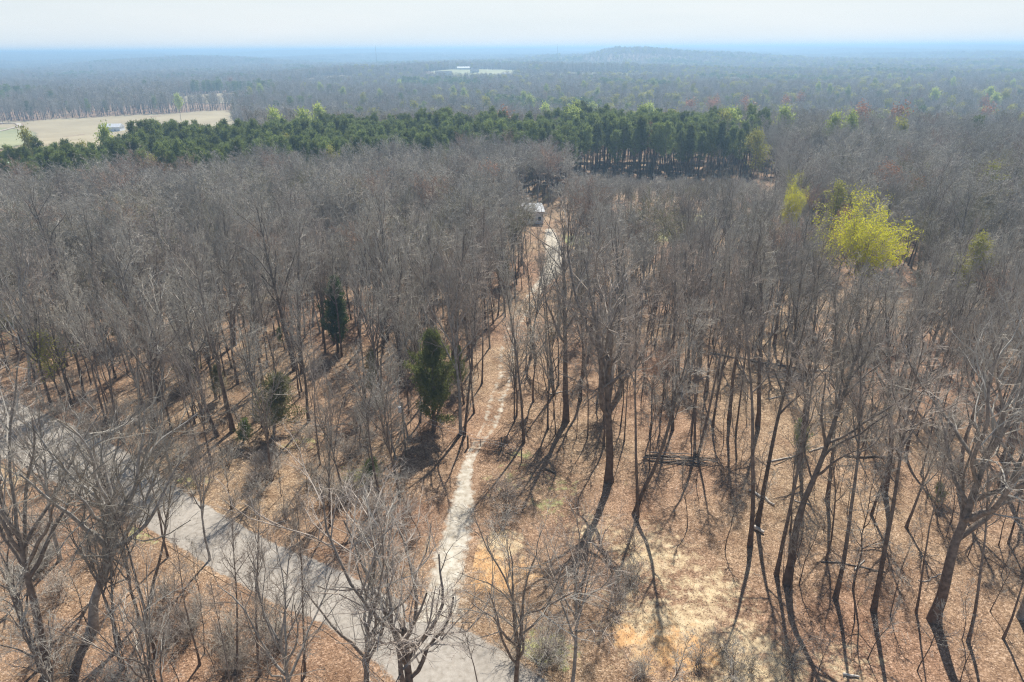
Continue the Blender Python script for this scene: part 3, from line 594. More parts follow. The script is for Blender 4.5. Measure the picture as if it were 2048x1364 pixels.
def blocked(x, y, near=True):
    k = inside(x, y, cx_) | inside(x, y, CLEAR2) | inside(x, y, HOUSE) | inside(x, y, PINEA) | (inside(x, y, PINEB) & (np.degrees(np.arctan2(x, y)) < 16.3)) | inside(x, y, FIELD) | inside(x, y, GREENF) | inside(x, y, NEARF) | (inside(x, y, OPEN1) & (np.abs(np.sin(x*12.9+y*7.3)*43758.5) % 1 < 0.02))
    for fx, fy, rx, ry in FARF: k |= ((x-fx)/(rx*0.95))**2+((y-fy+ry*0.25)/(ry*1.25))**2 < 1
    return k
rng = np.random.default_rng(77)
def scatter(d0, d1, s, half=44, seed=1):
    """jittered hexagonal points in the wedge the camera looks into"""
    r = np.random.default_rng(seed); xm = d1*math.sin(math.radians(half)); xs = np.arange(-xm, xm, s); ys = np.arange(0, d1, s*0.87)
    A_, B_ = np.meshgrid(xs, ys); A_ = A_+(np.arange(len(ys)) % 2)[:, None]*s*0.5+r.uniform(-.42, .42, A_.shape)*s; B_ = B_+r.uniform(-.42, .42, B_.shape)*s
    d = np.hypot(A_, B_); a = np.degrees(np.arctan2(A_, B_)); k = (d > d0) & (d < d1) & (np.abs(a) < half)
    return A_[k], B_[k]
hx = np.array([h_[0][0] for h_ in HERO]); hy = np.array([h_[0][1] for h_ in HERO])
fx_, fy_ = scatter(27, 370, 4.1, 47, 3)
k = ~blocked(fx_, fy_)
k &= np.min((fx_[:, None]-hx)**2+(fy_[:, None]-hy)**2, 1) > 2.6**2
pp = project(np.stack([fx_, fy_, 0*fx_], -1))
thin = (pp[:, 0] > 830) & (pp[:, 0] < 1500) & (pp[:, 1] > 900)                     # the clearing and its rim are open
thin2 = (pp[:, 0] > 480) & (pp[:, 0] < 860) & (pp[:, 1] > 860)
k &= ~(thin) & ~(thin2 & (rng.uniform(size=len(fx_)) < 0.75)) & ~((pp[:, 1] > 1100) & (rng.uniform(size=len(fx_)) < 0.55)) & ~((pp[:, 1] > 700) & (pp[:, 1] < 1100) & ~((pp[:, 0] < 450) & (pp[:, 1] < 880)) & (rng.uniform(size=len(fx_)) < 0.28))
k &= ~((pp[:, 0] < 480) & (pp[:, 1] > 960) & (rng.uniform(size=len(fx_)) < 0.6))
k &= ~((pp[:, 0] > 1480) & (pp[:, 1] > 930) & (rng.uniform(size=len(fx_)) < 0.75)) & ~((pp[:, 0] > 980) & (pp[:, 1] > 1300))
fx_, fy_ = fx_[k], fy_[k]; fz_ = hgt(fx_, fy_)
CAND = [h_ for h_ in HERO if not h_[3].startswith('sapling')]
keys = ['forest%d' % i for i in range(7)]*2+['fork0', 'fork1', 'fork2', 'fork3']
for x, y, z in zip(fx_, fy_, fz_):
    low_ = bool(inside(np.array(x), np.array(y), OPEN1)) or (210 < math.hypot(x, y) < 300 and 5 < math.degrees(math.atan2(x, y)) < 21); CAND.append((np.array([x, y, z]), max(3.0, 50-0.172*math.hypot(x, y)+rng.uniform(-2.0, 1.5)) if low_ else (rng.uniform(16.5, 21.5) if (math.hypot(x, y) > 165 and x < 25) else rng.uniform(13.5, 23.5)*(0.8 if rng.uniform() < .25 else 1)), rng.normal()*0.035, keys[rng.integers(14 if (x > 12 and y < 85) else len(keys))], None, rng.uniform(0.6, 0.92), None))
def seen(p, H):
    a = project(p)[0]; t = project(p+np.array([0, 0, H*0.9]))[0]
    return (t[2] > 3 and -60 < t[0] < 2108 and t[1] < 1364) and (a[1] > -1e9)
# things the photograph shows unobstructed: no filler tree grows in front of them
VIEWS = [(820, 640, 930, 870, 84), (640, 545, 715, 700, 112), (1670, 425, 1840, 520, 150), (1560, 385, 1620, 430, 175), (900, 870, 1040, 960, 79), (1066, 405, 1090, 450, 200), (1088, 470, 1140, 560, 170), (1290, 895, 1430, 935, 78),
         (520, 750, 590, 850, 86), (1160, 300, 1540, 350, 286), (960, 700, 1040, 830, 85), (1560, 720, 1680, 770, 95), (460, 835, 515, 885, 84), (1250, 1100, 1500, 1364, 50), (330, 1010, 700, 1200, 58), (1640, 370, 1710, 400, 180), (1480, 275, 1550, 330, 240)]
def hides(p, H):
    c0 = project(p+np.array([0, 0, H*0.7]))[0]; b0 = project(p)[0]; r_ = FPX*2.2/c0[2]; top_ = project(p+np.array([0, 0, H]))[0][1]
    for x0_, y0_, x1_, y1_, dd_ in VIEWS:
        if p[1] < dd_-3 and c0[0]+r_*.7 > x0_ and c0[0]-r_*.7 < x1_ and top_ < y1_-4 and b0[1] > y0_: return True
    return False
CAND = [c_ for c_ in CAND if c_[4] or c_[6] is not None or any(c_ is h_ for h_ in HERO) or not hides(c_[0], c_[1])]
vis = [c_ for c_ in CAND if c_[4] or seen(c_[0], c_[1])]
vis.sort(key=lambda c_: (0 if c_[4] else 1, project(c_[0])[0][2]/c_[1]))
near, rest = vis[:300], vis[300:]+[c_ for c_ in CAND if not (c_[4] or seen(c_[0], c_[1]))]
near_far = max(project(c_[0])[0][2] for c_ in near if not c_[4])
obs, ds = [], []
for p, H, ln, key, lb, wd, rz in near:
    e = tree('bare_tree', key, p, H, rng.uniform(0, 2*PI) if rz is None else rz, (ln, rng.normal()*0.02 if lb is None else 0), wd, 'bare tree', 'leafless trees of the woods', lb)
    if lb is None:
        obs.append(e)
        ds.append('forked bare tree' if key.startswith('fork') else ('stout bare tree' if key in ('forest2', 'forest4') else 'slender bare tree'))
rank_labels(obs, 'unnamed', ds)
for o in obs: o['label'] = o['label'].replace(' unnamed ', ' one ')

# distant and repeated woods: one object, instanced
def gn_stuff(name, pts, kind_idx, rot, scl, protos, label, cat, group=None):
    col = bpy.data.collections.new(name+'_sources')
    for i, key in enumerate(protos):
        a, b_, ph = PROTO[key]
        mm = bpy.data.meshes.new('p')
        src = []
        for m in (a, b_): src.append(m)
        # one joined mesh per source
        VV, LL, SS, TT, MI, off, lo_ = [], [], [], [], [], 0, 0; mats_ = []
        for m in src:
            v = np.empty(len(m.vertices)*3, np.float32); m.vertices.foreach_get('co', v); l = np.empty(len(m.loops), np.int32); m.loops.foreach_get('vertex_index', l)
            s_ = np.empty(len(m.polygons), np.int32); m.polygons.foreach_get('loop_start', s_); mi = np.empty(len(m.polygons), np.int32); m.polygons.foreach_get('material_index', mi)
            VV.append(v); LL.append(l+off); SS.append(s_+lo_); MI.append(mi+len(mats_)); off += len(m.vertices); lo_ += len(l); mats_ += list(m.materials)
        mm.vertices.add(off); mm.vertices.foreach_set('co', np.concatenate(VV)); mm.loops.add(lo_); mm.loops.foreach_set('vertex_index', np.concatenate(LL))
        mm.polygons.add(len(np.concatenate(SS))); mm.polygons.foreach_set('loop_start', np.concatenate(SS)); mm.polygons.foreach_set('material_index', np.concatenate(MI)); mm.update(calc_edges=True)
        for m in mats_: mm.materials.append(m)
        o = bpy.data.objects.new('%s_%02d' % (name, i), mm); col.objects.link(o)
    me = bpy.data.meshes.new(name); me.vertices.add(len(pts)); me.vertices.foreach_set('co', np.asarray(pts, np.float32).ravel())
    a = me.attributes.new('idx', 'INT', 'POINT'); a.data.foreach_set('value', np.asarray(kind_idx, np.int32))
    a = me.attributes.new('rot', 'FLOAT_VECTOR', 'POINT'); a.data.foreach_set('vector', np.asarray(rot, np.float32).ravel())
    a = me.attributes.new('scl', 'FLOAT_VECTOR', 'POINT'); a.data.foreach_set('vector', np.asarray(scl, np.float32).ravel())
    o = link(name, me); tag(o, label, cat, group, 'stuff')
    ng = bpy.data.node_groups.new(name, 'GeometryNodeTree'); ng.interface.new_socket('Geometry', in_out='INPUT', socket_type='NodeSocketGeometry'); ng.interface.new_socket('Geometry', in_out='OUTPUT', socket_type='NodeSocketGeometry')
    gi = ng.nodes.new('NodeGroupInput'); go = ng.nodes.new('NodeGroupOutput'); ci = ng.nodes.new('GeometryNodeCollectionInfo'); ci.inputs[0].default_value = col; ci.inputs[1].default_value = True; ci.inputs[2].default_value = True
    ip = ng.nodes.new('GeometryNodeInstanceOnPoints'); ip.inputs['Pick Instance'].default_value = True
    def na(nm, t):
        x = ng.nodes.new('GeometryNodeInputNamedAttribute'); x.data_type = t; x.inputs[0].default_value = nm; return x.outputs[0]
    ng.links.new(gi.outputs[0], ip.inputs['Points']); ng.links.new(ci.outputs[0], ip.inputs['Instance']); ng.links.new(na('idx', 'INT'), ip.inputs['Instance Index'])
    ng.links.new(na('rot', 'FLOAT_VECTOR'), ip.inputs['Rotation']); ng.links.new(na('scl', 'FLOAT_VECTOR'), ip.inputs['Scale']); ng.links.new(ip.outputs[0], go.inputs[0])
    md = o.modifiers.new('scatter', 'NODES'); md.node_group = ng
    return o
# rest of the bare woods up to 370 m
n_ = len(rest); P_ = np.array([c_[0] for c_ in rest]); Hs = np.array([c_[1] for c_ in rest])
pr = ['mid%d' % i for i in range(8)]; wts = np.array([.17, .17, .15, .17, .13, .05, .13, .02]); ki = rng.choice(8, n_, p=wts/wts.sum())
s_ = (Hs/20)[:, None]*np.stack([rng.uniform(.85, 1.45, n_)]*2+[np.ones(n_)], -1)
gn_stuff('bare_woods', P_, ki, np.stack([rng.normal(size=n_)*.04, rng.normal(size=n_)*.04, rng.uniform(0, 2*PI, n_)], -1), s_, pr, 'dense grey leafless woods filling the middle distance before the pine belt', 'woods')
# woods beyond
FP, FI, FS = [], [], []
for d0, d1, s, sc in [(345, 900, 6.6, 1.0), (900, 1900, 9.2, 1.2), (1900, 3600, 15, 1.7)]:
    x, y = scatter(d0, d1, s, 42, int(d0)); k = ~blocked(x, y); x, y = x[k], y[k]; m = len(x)
    zone = waves(x, y, 380, 6, 11)
    pi_ = rng.uniform(size=m); ki = rng.choice([0, 1, 2, 4, 0, 3], m)
    ki = np.where(pi_ < 0.02, 5, ki); ki = np.where((zone > 0.85) & (pi_ > 0.35), 7, ki); ki = np.where((pi_ > 0.988), 7, ki)
    ki = np.where((pi_ > 0.02) & (pi_ < 0.02+0.06*np.clip((x/np.hypot(x, y)+0.35)*2, 0, 1)), 6, ki)
    h = rng.uniform(.75, 1.1, m)*(1+0.1*waves(x, y, 150, 4, 12)); h = np.where(d1 < 1000, h, h)
    FP.append(np.stack([x, y, hgt(x, y)], -1)); FI.append(ki); FS.append(np.stack([h*sc*rng.uniform(.9, 1.15, m), h*sc*rng.uniform(.9, 1.15, m), h*(1+.12*(sc-1))], -1))
tx_, ty_ = np.array([g(-60+i*11+rng.normal()*5, (254-i*0.9 if i < 18 else 237.5-(i-18)*0.62)+rng.normal()*0.6-(3 if i % 2 else 0))[:2] for i in range(52)]).T; m = len(tx_)
FP.append(np.stack([tx_, ty_, hgt(tx_, ty_)], -1)); FI.append(rng.choice([0, 1, 2, 4], m)); FS.append(np.full((m, 3), .62)*rng.uniform(.6, 1.15, (m, 1)))
FP, FI, FS = np.concatenate(FP), np.concatenate(FI), np.concatenate(FS); m = len(FP)
gn_stuff('distant_woods', FP, FI, np.stack([0*FI, 0*FI, rng.uniform(0, 2*PI, m)], -1), FS, ['far%d' % i for i in range(6)]+['spring_far1', 'pine_far'], 'hazy grey woods rolling away beyond the pine belt', 'woods')
# canopy clumps out to the horizon
rg = np.random.default_rng(900)
for i in range(3):
    k_ = 60; c0 = np.stack([rg.uniform(-45, 45, k_), rg.uniform(-45, 45, k_), np.zeros(k_)], -1); nb = 26
    cc = np.repeat(c0, nb, 0); a_ = rg.uniform(0, 2*PI, len(cc)); el = rg.uniform(0, 1, len(cc)); r_ = 8.5*np.sqrt(1-el**2)
    cc = cc+np.stack([np.cos(a_)*r_, np.sin(a_)*r_, 6+el*9+np.repeat(rg.uniform(-2, 3, k_), nb)], -1)
    dd = nrm(rg.normal(size=cc.shape)*0.6+[0, 0, 0.3])
    B = [blades(cc, dd, rg.uniform(6, 9, len(cc)), rg.uniform(2.5, 4.5, len(cc)), rg)]
    A = [tubes(np.repeat(c0[:, None], 2, 1)+np.array([[0, 0, 0], [0, 0, 11.0]])[None], np.full((k_, 2), 0.8), 3)]
    put('canopy%d' % i, A, B, M_bark, (M_twig_f, M_twig_f, M_pine)[i], 15)
x, y = scatter(3500, 8000, 85, 41, 31); x2, y2 = scatter(8000, 17500, 150, 41, 32)
sc = np.r_[np.ones(len(x)), np.full(len(x2), 1.8)]; x = np.r_[x, x2]; y = np.r_[y, y2]; kk = ~blocked(x, y); x, y, sc = x[kk], y[kk], sc[kk]; m = len(x)
ki = np.where(waves(x, y, 2000, 6, 21) > 1.0, 2, rng.integers(0, 2, m))
gn_stuff('horizon_woods', np.stack([x, y, hgt(x, y)-2], -1), ki, np.stack([0*x, 0*x, rng.uniform(0, 2*PI, m)], -1), np.stack([sc, sc, np.ones(m)*rng.uniform(.85, 1.15, m)], -1), ['canopy0', 'canopy1', 'canopy2'], 'blue hazy woods along the horizon', 'woods')

# pines: the 300 nearest as trees, the rest as one
PX, PY = [], []
for poly, s, sd in ((PINEA, 5.3, 41), (PINEB, 4.6, 42)):
    x0, y0 = poly.min(0); x1, y1 = poly.max(0); r = np.random.default_rng(sd)
    A_, B_ = np.meshgrid(np.arange(x0, x1, s), np.arange(y0, y1, s)); A_ = A_+r.uniform(-.42, .42, A_.shape)*s; B_ = B_+r.uniform(-.42, .42, B_.shape)*s
    k = inside(A_, B_, poly) & ~((np.degrees(np.arctan2(A_, B_)) > 16.3) & (r.uniform(size=A_.shape) < .65)); PX.append(A_[k]); PY.append(B_[k])
PX, PY = np.concatenate(PX), np.concatenate(PY); order = np.argsort(np.hypot(PX, PY)); PX, PY = PX[order], PY[order]; PZ = hgt(PX, PY)
pine_front = rng.choice(4, len(PX)); PH = rng.uniform(18, 22.5, len(PX))*np.where(PX < -165, 0.86, 1.0)*(1+0.05*waves(PX, PY, 45, 5, 71))
obs, ds = [], []
for i in range(min(300, len(PX))):
    key = 'pine%d' % pine_front[i]
    e = tree('pine_tree', key, (PX[i], PY[i], PZ[i]), PH[i], rng.uniform(0, 2*PI), (0, 0), rng.uniform(.9, 1.15), 'pine tree', 'pines standing behind the bare woods', None, top='needles')
    obs.append(e); ds.append('dark green pine')
rank_labels(obs, 'pine', ds, PLAND)
k = slice(300, None); m = len(PX[k])
gn_stuff('pine_stand', np.stack([PX[k], PY[k], PZ[k]], -1), pine_front[k], np.stack([np.zeros(m), np.zeros(m), rng.uniform(0, 2*PI, m)], -1), np.stack([PH[k]/21*1.05]*3, -1), ['pine0', 'pine1', 'pine2', 'pine3'], 'green pines massed behind the front rows of the pine belt', 'pine trees')
p = g(1228, 362); tree('pine_tree', 'pine4', (p[0], p[1]-3, p[2]), 20, 0, (0, 0), 1.1, 'pine tree', 'pines standing behind the bare woods', 'bright pale green pine at the front of the pine block', top='needles')
p = g(1780 - 630, 362); tree('pine_tree', 'pine4', (p[0], p[1]-2, p[2]), 17, 1, (0, 0), 1.0, 'pine tree', 'pines standing behind the bare woods', 'pale green pine at the left corner of the pine block', top='needles')

# evergreens and leafing trees that the photograph shows singly
def evergreen(bx, by, tx, ty, key, width, label, name='cedar_tree', cat='cedar tree'):
    p = g(bx, by); q_ = at_depth(tx, ty, p[1]); return tree(name, key, p, q_[2]-p[2], 0.7*bx % 6, (math.atan2(q_[0]-p[0], q_[2]-p[2]), 0), width, cat, 'evergreens among the bare trees', label, top='foliage')
evergreen(868, 862, 862, 655, 'cedar_big', 1.0, 'tall green cedar beside the driveway, left of the metal gate')
evergreen(676, 705, 664, 548, 'cedar_dark', 0.85, 'dark green narrow cedar in the left woods')
evergreen(548, 868, 550, 745, 'cedar_olive', 1.3, 'small olive green cedar left of the utility pole')
evergreen(486, 892, 487, 838, 'cedar_small', 1.1, 'small light green shrub under the leaning trunks', 'evergreen_shrub', 'shrub')
evergreen(1604, 905, 1606, 838, 'cedar_small', 0.9, 'small pale green young pine among trunks right of the log pile', 'young_pine', 'pine tree')
evergreen(918, 780, 918, 690, 'cedar_big', 0.7, 'smaller cedar half hidden behind the tall green cedar')
evergreen(165, 520, 160, 455, 'cedar_far', 0.9, 'dark evergreen in the upper left woods')
evergreen(415, 600, 412, 520, 'cedar_far', 0.6, 'thin dark evergreen in the woods left of the dark cedar')
evergreen(1008, 570, 1005, 500, 'cedar_olive', 0.9, 'green evergreen left of the gravel turnaround')
evergreen(375, 770, 372, 690, 'cedar_olive', 1.0, 'olive evergreen behind the leaning left trunks')
evergreen(742, 960, 742, 915, 'cedar_small', 1.2, 'low green bush below the utility pole', 'evergreen_shrub', 'shrub')
evergreen(240, 690, 235, 600, 'cedar_olive', 1.1, 'olive brown evergreen under bare trees at left')
evergreen(1884, 1010, 1880, 965, 'cedar_small', 0.9, 'small dull green bush left of the stout oak crown', 'evergreen_shrub', 'shrub')
evergreen(560, 690, 558, 655, 'cedar_small', .7, 'tiny dark evergreen on open ground left of the dark cedar', 'evergreen_shrub', 'shrub')
evergreen(440, 800, 432, 730, 'cedar_olive', .8, 'olive green cedar just behind the leaning pair of trunks')
evergreen(745, 800, 740, 700, 'cedar_olive', .55, 'slim olive cedar between the dark cedar and the tall green cedar')
def leaf_at(cx, cy, ctop, key, H, width, label, grp, name='leafing_tree', z0=None):
    """crown top seen at (cx, ctop) on a tree H metres high"""
    z = H
    for _ in range(6):
        d = ray(cx, ctop); t = (z-CAM_H)/d[2]; gx_, gy_ = d[0]*t, d[1]*t; z = float(hgt(gx_, gy_))+H
    return tree(name, key, (gx_, gy_, z-H), H, cx % 6, (0, 0), width, 'leafing tree', grp, label, top='leafy_crown')
GL = 'trees coming into leaf'
leaf_at(1757, 480, 440, 'spring_near', 21, 1.0, 'bright yellow green leafing tree, the largest at right', GL)
leaf_at(1590, 410, 384, 'spring_near', 18, 0.42, 'yellow green leafing tree left of the bright large one', GL)
leaf_at(1682, 390, 372, 'spring_thin', 20, 1.1, 'thin yellow leafing tree behind the bright large one', GL)
leaf_at(1985, 350, 336, 'spring_thin', 20, 1.3, 'yellow green leafing tree near the right frame edge', GL)
leaf_at(1513, 290, 274, 'spring_gold', 21, 1.2, 'golden olive domed tree beside the right end of the pines', GL)
leaf_at(573, 295, 274, 'spring_thin', 20, 1.2, 'yellow green tree at the front of the pine belt', GL)
leaf_at(303, 325, 316, 'spring_thin', 19, 1.1, 'yellow tree poking from the bare canopy at upper left', GL)
leaf_at(160, 300, 288, 'spring_thin', 18, 1.1, 'pale yellow tree before the left end of the pine belt', GL)
leaf_at(660, 310, 300, 'spring_thin', 19, 1.1, 'dull yellow tree below the pine belt, right of the brighter one', GL)
leaf_at(1790, 355, 340, 'russet_mid', 20, 1.3, 'russet domed tree behind the bright yellow tree', GL)
leaf_at(980, 345, 338, 'russet_mid', 19, 1.2, 'russet tinged tree in the middle canopy before the pines', GL)
leaf_at(1700, 440, 430, 'russet_mid', 18, .9, 'russet tree touching the left of the bright yellow tree', GL)
leaf_at(1960, 500, 492, 'spring_gold', 17, .9, 'dull gold budding tree at right below the skyline trees', GL)
leaf_at(85, 690, 672, 'spring_thin', 12, 1.1, 'yellow green budding tree above the road at far left', GL)
leaf_at(1855, 340, 333, 'spring_thin', 17, .8, 'small yellow green tree between the russet dome and the right edge', GL)
leaf_at(1300, 262, 250, 'russet_mid', 21, 0.7, 'brown crown standing among the pines', GL)
obs, ds = [], []
far_list = [(1160, 212, 1.3), (1190, 206, 1.3), (1155, 224, 1.1), (1095, 208, .9), (1130, 202, .7), (1048, 187, .8), (1060, 195, .9), (958, 185, .8), (975, 198, .9), (830, 205, .9), (800, 162, 1.0), (785, 160, .8), (685, 178, .8), (1095, 172, .8), (1118, 175, .8), (1168, 165, .8),
            (1195, 180, .7), (1285, 220, .9), (1300, 210, .8), (1306, 160, .9), (1248, 168, .8), (1355, 158, .7), (928, 180, .8), (905, 176, .8), (520, 172, .9), (500, 178, .7), (640, 168, .8), (353, 192, .9), (550, 226, .8), (610, 228, 1.0), (630, 218, .9), (1385, 172, .7),
            (1450, 230, .8), (1462, 226, .9), (1570, 222, .9), (1668, 238, 1.0), (1712, 236, 1.1), (1640, 168, .8), (1660, 172, .7), (1750, 160, .8), (1820, 158, .8), (1870, 180, 1.0), (1980, 178, 1.0), (1910, 158, .8), (1995, 190, 1.0), (2010, 186, 1.0), (2030, 162, .8), (1700, 176, .8),
            (1808, 250, .9), (1590, 152, .8), (1780, 148, .7), (1230, 195, .7), (725, 190, .8), (760, 183, .7), (50, 268, .8), (205, 262, .9)]
FLAND = [('the pine belt left end', 250, 240), ('the straw field', 330, 220), ('the far barn field', 955, 145), ('the pale pair behind the pines', 1175, 215), ('the wooded ridge on the horizon', 1290, 100), ('the far white building', 1470, 155), ('the pine block right end', 1540, 245),
         ('the pine belt middle', 800, 235), ('the upper right frame edge', 2045, 170), ('the far strip field', 655, 142), ('the domed russet tree', 1790, 345)]
for cx, cy, wd in far_list:
    wd = wd*(0.62 if cy > 230 else 0.85)
    e = leaf_at(cx, cy, cy, 'spring_far0' if (cx*7+cy) % 3 else 'spring_far1', 23, wd, None, 'far pale green trees coming into leaf')
    obs.append(e); ds.append('pale green far tree')
rank_labels(obs, 'green one', ds, FLAND)
obs, ds = [], []
for cx, cy in [(1425, 205), (1435, 200), (1487, 200), (1500, 212), (1380, 205), (1570, 198), (1800, 222), (1975, 200), (1980, 212), (1720, 215), (1600, 190), (1016, 232), (460, 158)]:
    e = leaf_at(cx, cy, cy, 'russet_far', 22, 1.0, None, 'far russet trees'); obs.append(e); ds.append('russet far tree')
rank_labels(obs, 'russet one', ds, FLAND)
# saplings and shrubs
x, y = scatter(34, 105, 4.6, 44, 51); k = ~blocked(x, y); pp = project(np.stack([x, y, 0*x], -1)); k &= (pp[:, 1] > 640) & (pp[:, 0] > -20) & (pp[:, 0] < 2070) & (pp[:, 1] < 1400)
k &= ~((pp[:, 0] > 1000) & (pp[:, 0] < 1330) & (pp[:, 1] > 880) & (rng.uniform(size=len(x)) < .7))
x, y = x[k], y[k]; k = rng.permutation(len(x))[:190]; obs = []
sp = [(np.array([x[i], y[i], float(hgt(x[i], y[i]))]), rng.uniform(4.5, 10), rng.normal()*0.06, 'sapling%d' % rng.integers(4), None, 1.0, None) for i in k]+[h_ for h_ in HERO if h_[3].startswith('sapling')]
for p, H, ln, key, lb, wd, rz in sp:
    obs.append(tree('sapling', key, p, H, rng.uniform(0, 2*PI), (ln, 0), wd, 'sapling', 'thin bare saplings under the trees'))
rank_labels(obs, 'sapling', ['thin bare grey sapling']*len(obs))
obs, ds = [], []
areas = [(560, 1000, 170, 90, 26), (150, 880, 180, 120, 26), (700, 930, 90, 60, 10), (1380, 1345, 170, 30, 7), (1250, 1190, 60, 60, 5), (450, 1300, 260, 70, 26), (90, 1150, 110, 120, 14), (780, 1060, 60, 60, 8), (1090, 1330, 60, 50, 6), (1800, 900, 160, 60, 10), (1000, 1020, 60, 30, 4), (330, 960, 90, 60, 12)]
for ax, ay, sx_, sy_, m in areas:
    for _ in range(m):
        p = g(ax+rng.normal()*sx_*0.6, min(ay+rng.normal()*sy_*0.6, 1400))
        if inside(np.array(p[0]), np.array(p[1]), poly_w([(-260, 850), (0, 930), (250, 1050), (560, 1240), (750, 1420), (1140, 1420), (850, 1215), (560, 1085), (250, 890), (-200, 745)])): continue
        if inside(np.array(p[0]), np.array(p[1]), poly_w([(845, 1200), (890, 1010), (930, 890), (1000, 890), (970, 1010), (940, 1200)])): continue
        i = rng.integers(3); obs.append(tree('bare_shrub', 'shrub%d' % i, p, rng.uniform(2.0, 3.8), rng.uniform(0, 2*PI), (0, 0), rng.uniform(.9, 1.4), 'shrub', 'twiggy bare shrubs', None, wood='stems', top='twigs')); ds.append(('grey twiggy shrub', 'brown twiggy shrub', 'pale twiggy shrub')[i])
rank_labels(obs, 'shrub', ds)

# ---------------------------------------------------------------- gate, pole, wires
def tube_ob(name, P, r, m, parent=None, k=8, smooth=True):
    P = np.array(P, float); R_ = np.array(r if hasattr(r, '__len__') else [r]*len(P), float)
    v, q, t, mi = tubes(P[None], R_[None], k); nv = len(P)*k
    caps = np.array([[0, i+1, i] for i in range(1, k-1)]+[[nv-k, nv-k+i, nv-k+i+1] for i in range(1, k-1)])
    return link(name, mesh_from(name, [(v, q, None, 0), (v, None, caps, 0)], smooth), parent, [m])
gl, gr = g(936, 896), g(1003, 900)
ax_ = (gr-gl); gw = np.linalg.norm(ax_[:2]); ang = math.atan2(ax_[1], ax_[0])
def local(e, pts): return pts
for p, lb in ((gl, 'dark wooden post at the left of the metal gate'), (gr, 'dark wooden post at the right of the metal gate')):
    o = tube_ob('gate_post', [(0, 0, -0.3), (0, 0, 1.0), (0.01, 0, 2.0)], [0.13, 0.125, 0.12], M_post); o.location = p; tag(o, lb, 'post', 'wooden posts of the metal gate')
ge = bpy.data.objects.new('metal_gate', None); C.objects.link(ge); ge.location = gl; ge.rotation_euler.z = ang
tag(ge, 'closed tubular metal farm gate across the driveway between two wooden posts', 'gate')
x0, x1 = 0.42, gw-0.22
for z in (0.38, 0.56, 0.74, 0.95, 1.18, 1.45): tube_ob('rail', [(x0, 0, z), ((x0+x1)/2, 0, z-0.01), (x1, 0, z)], 0.034, M_steel, ge, 6)
for i, xx in enumerate((x0, x0+(x1-x0)*0.33, x0+(x1-x0)*0.66, x1)): tube_ob('upright', [(xx, 0.03, 0.36), (xx, 0.03, 1.47)], 0.05, M_steel, ge, 6)
for z in (0.55, 1.3): tube_ob('hinge', [(0.1, 0, z), (x0, 0, z)], 0.02, M_steel, ge, 6)
ub = g(812, 912)
ue = bpy.data.objects.new('utility_pole', None); C.objects.link(ue); ue.location = ub; tag(ue, 'slim dark utility pole with a pale transformer can, left of the tall green cedar', 'utility pole')
tube_ob('pole', [(0, 0, -0.4), (0, 0, 4), (0.0, 0, 8.2)], [0.15, 0.13, 0.11], M_post, ue)
o = tube_ob('transformer', [(-0.32, -0.12, 6.7), (-0.32, -0.12, 6.75), (-0.32, -0.12, 7.5), (-0.32, -0.12, 7.56)], [0.2, 0.25, 0.25, 0.16], M_wire, ue, 12)
tube_ob('insulator', [(-0.32, -0.12, 7.5), (-0.32, -0.12, 7.85)], [0.05, 0.03], M_white, o, 6)
mp = g(1043, 925)
o = tube_ob('meter_post', [(0, 0, -0.2), (0, 0, 2.2)], 0.08, M_post); o.location = mp; tag(o, 'short dark post where the overhead wires come down, right of the gate', 'post')
for k_, (za, zb) in enumerate(((7.3, 2.15), (6.5, 1.85))):
    a = ub+np.array([0.15, 0, za]); b_ = mp+np.array([0, 0.0, zb]); t = np.linspace(0, 1, 24)[:, None]; P = a*(1-t)+b_*t; P[:, 2] -= 4*0.45*(t*(1-t))[:, 0]
    o = tube_ob('overhead_wire', P, 0.011, M_wire, None, 4); tag(o, ('upper' if k_ == 0 else 'lower')+' pale wire sagging from the utility pole past the gate', 'wire', 'wires by the gate')

# ---------------------------------------------------------------- logs and branch heaps
def log(px0, py0, px1, py1, r, m, label=None, lift=0.0, name='fallen_log', bend=0.15, grp='fallen logs on the forest floor'):
    a, b_ = g(px0, py0), g(px1, py1); t = np.linspace(0, 1, 7)[:, None]; P = a*(1-t)+b_*t; c0 = P.mean(0)
    sd_ = int(px0*13+py0*7+px1); rr = np.random.default_rng(sd_); P = P+rr.normal(size=P.shape)*[bend*.4, bend, .02]; P[:, 2] = hgt(P[:, 0], P[:, 1])+r+lift
    o = tube_ob(name, P-c0, np.linspace(r, r*0.6, 7), m, None, 7); o.location = c0; tag(o, label, 'log', grp); return o
LOGS = [(1290, 912, 1425, 918, .15, 0), (1285, 918, 1418, 930, .13, .22), (1296, 922, 1410, 934, .14, 0), (1300, 908, 1400, 912, .12, .2), (1315, 925, 1425, 926, .12, .42), (1345, 916, 1420, 938, .10, .5), (1330, 935, 1418, 920, .09, .35), (1308, 915, 1390, 926, .11, .55)]
L_ = []
for i, a in enumerate(LOGS): L_.append(log(a[0], a[1], a[2], a[3], a[4]*.78, M_old if i % 2 else M_post, None, a[5]*.78, grp='logs of the pile among the right trunks', bend=.08))
WD = ['lowest rear', 'second from the back', 'front', 'rearmost', 'topmost straight', 'slanting down right', 'slanting up right', 'short middle']
for o, w_ in zip(L_, WD): o['label'] = w_+' weathered log of the low pile under the twin dark stems'
log(1496, 980, 1550, 1011, 0.17, M_cutlog, 'pale straight cut log lying behind the tall dark trunk')
log(1508, 1057, 1527, 1068, 0.26, M_cutlog, 'short thick pale log end at the foot of the tall dark trunk', bend=.02)
log(1640, 1122, 1768, 1142, 0.09, M_old, 'thin grey fallen trunk lying across the leaf litter at right')
log(1685, 913, 1810, 917, 0.16, M_post, 'dark fallen log among shadows behind the lower right trees')
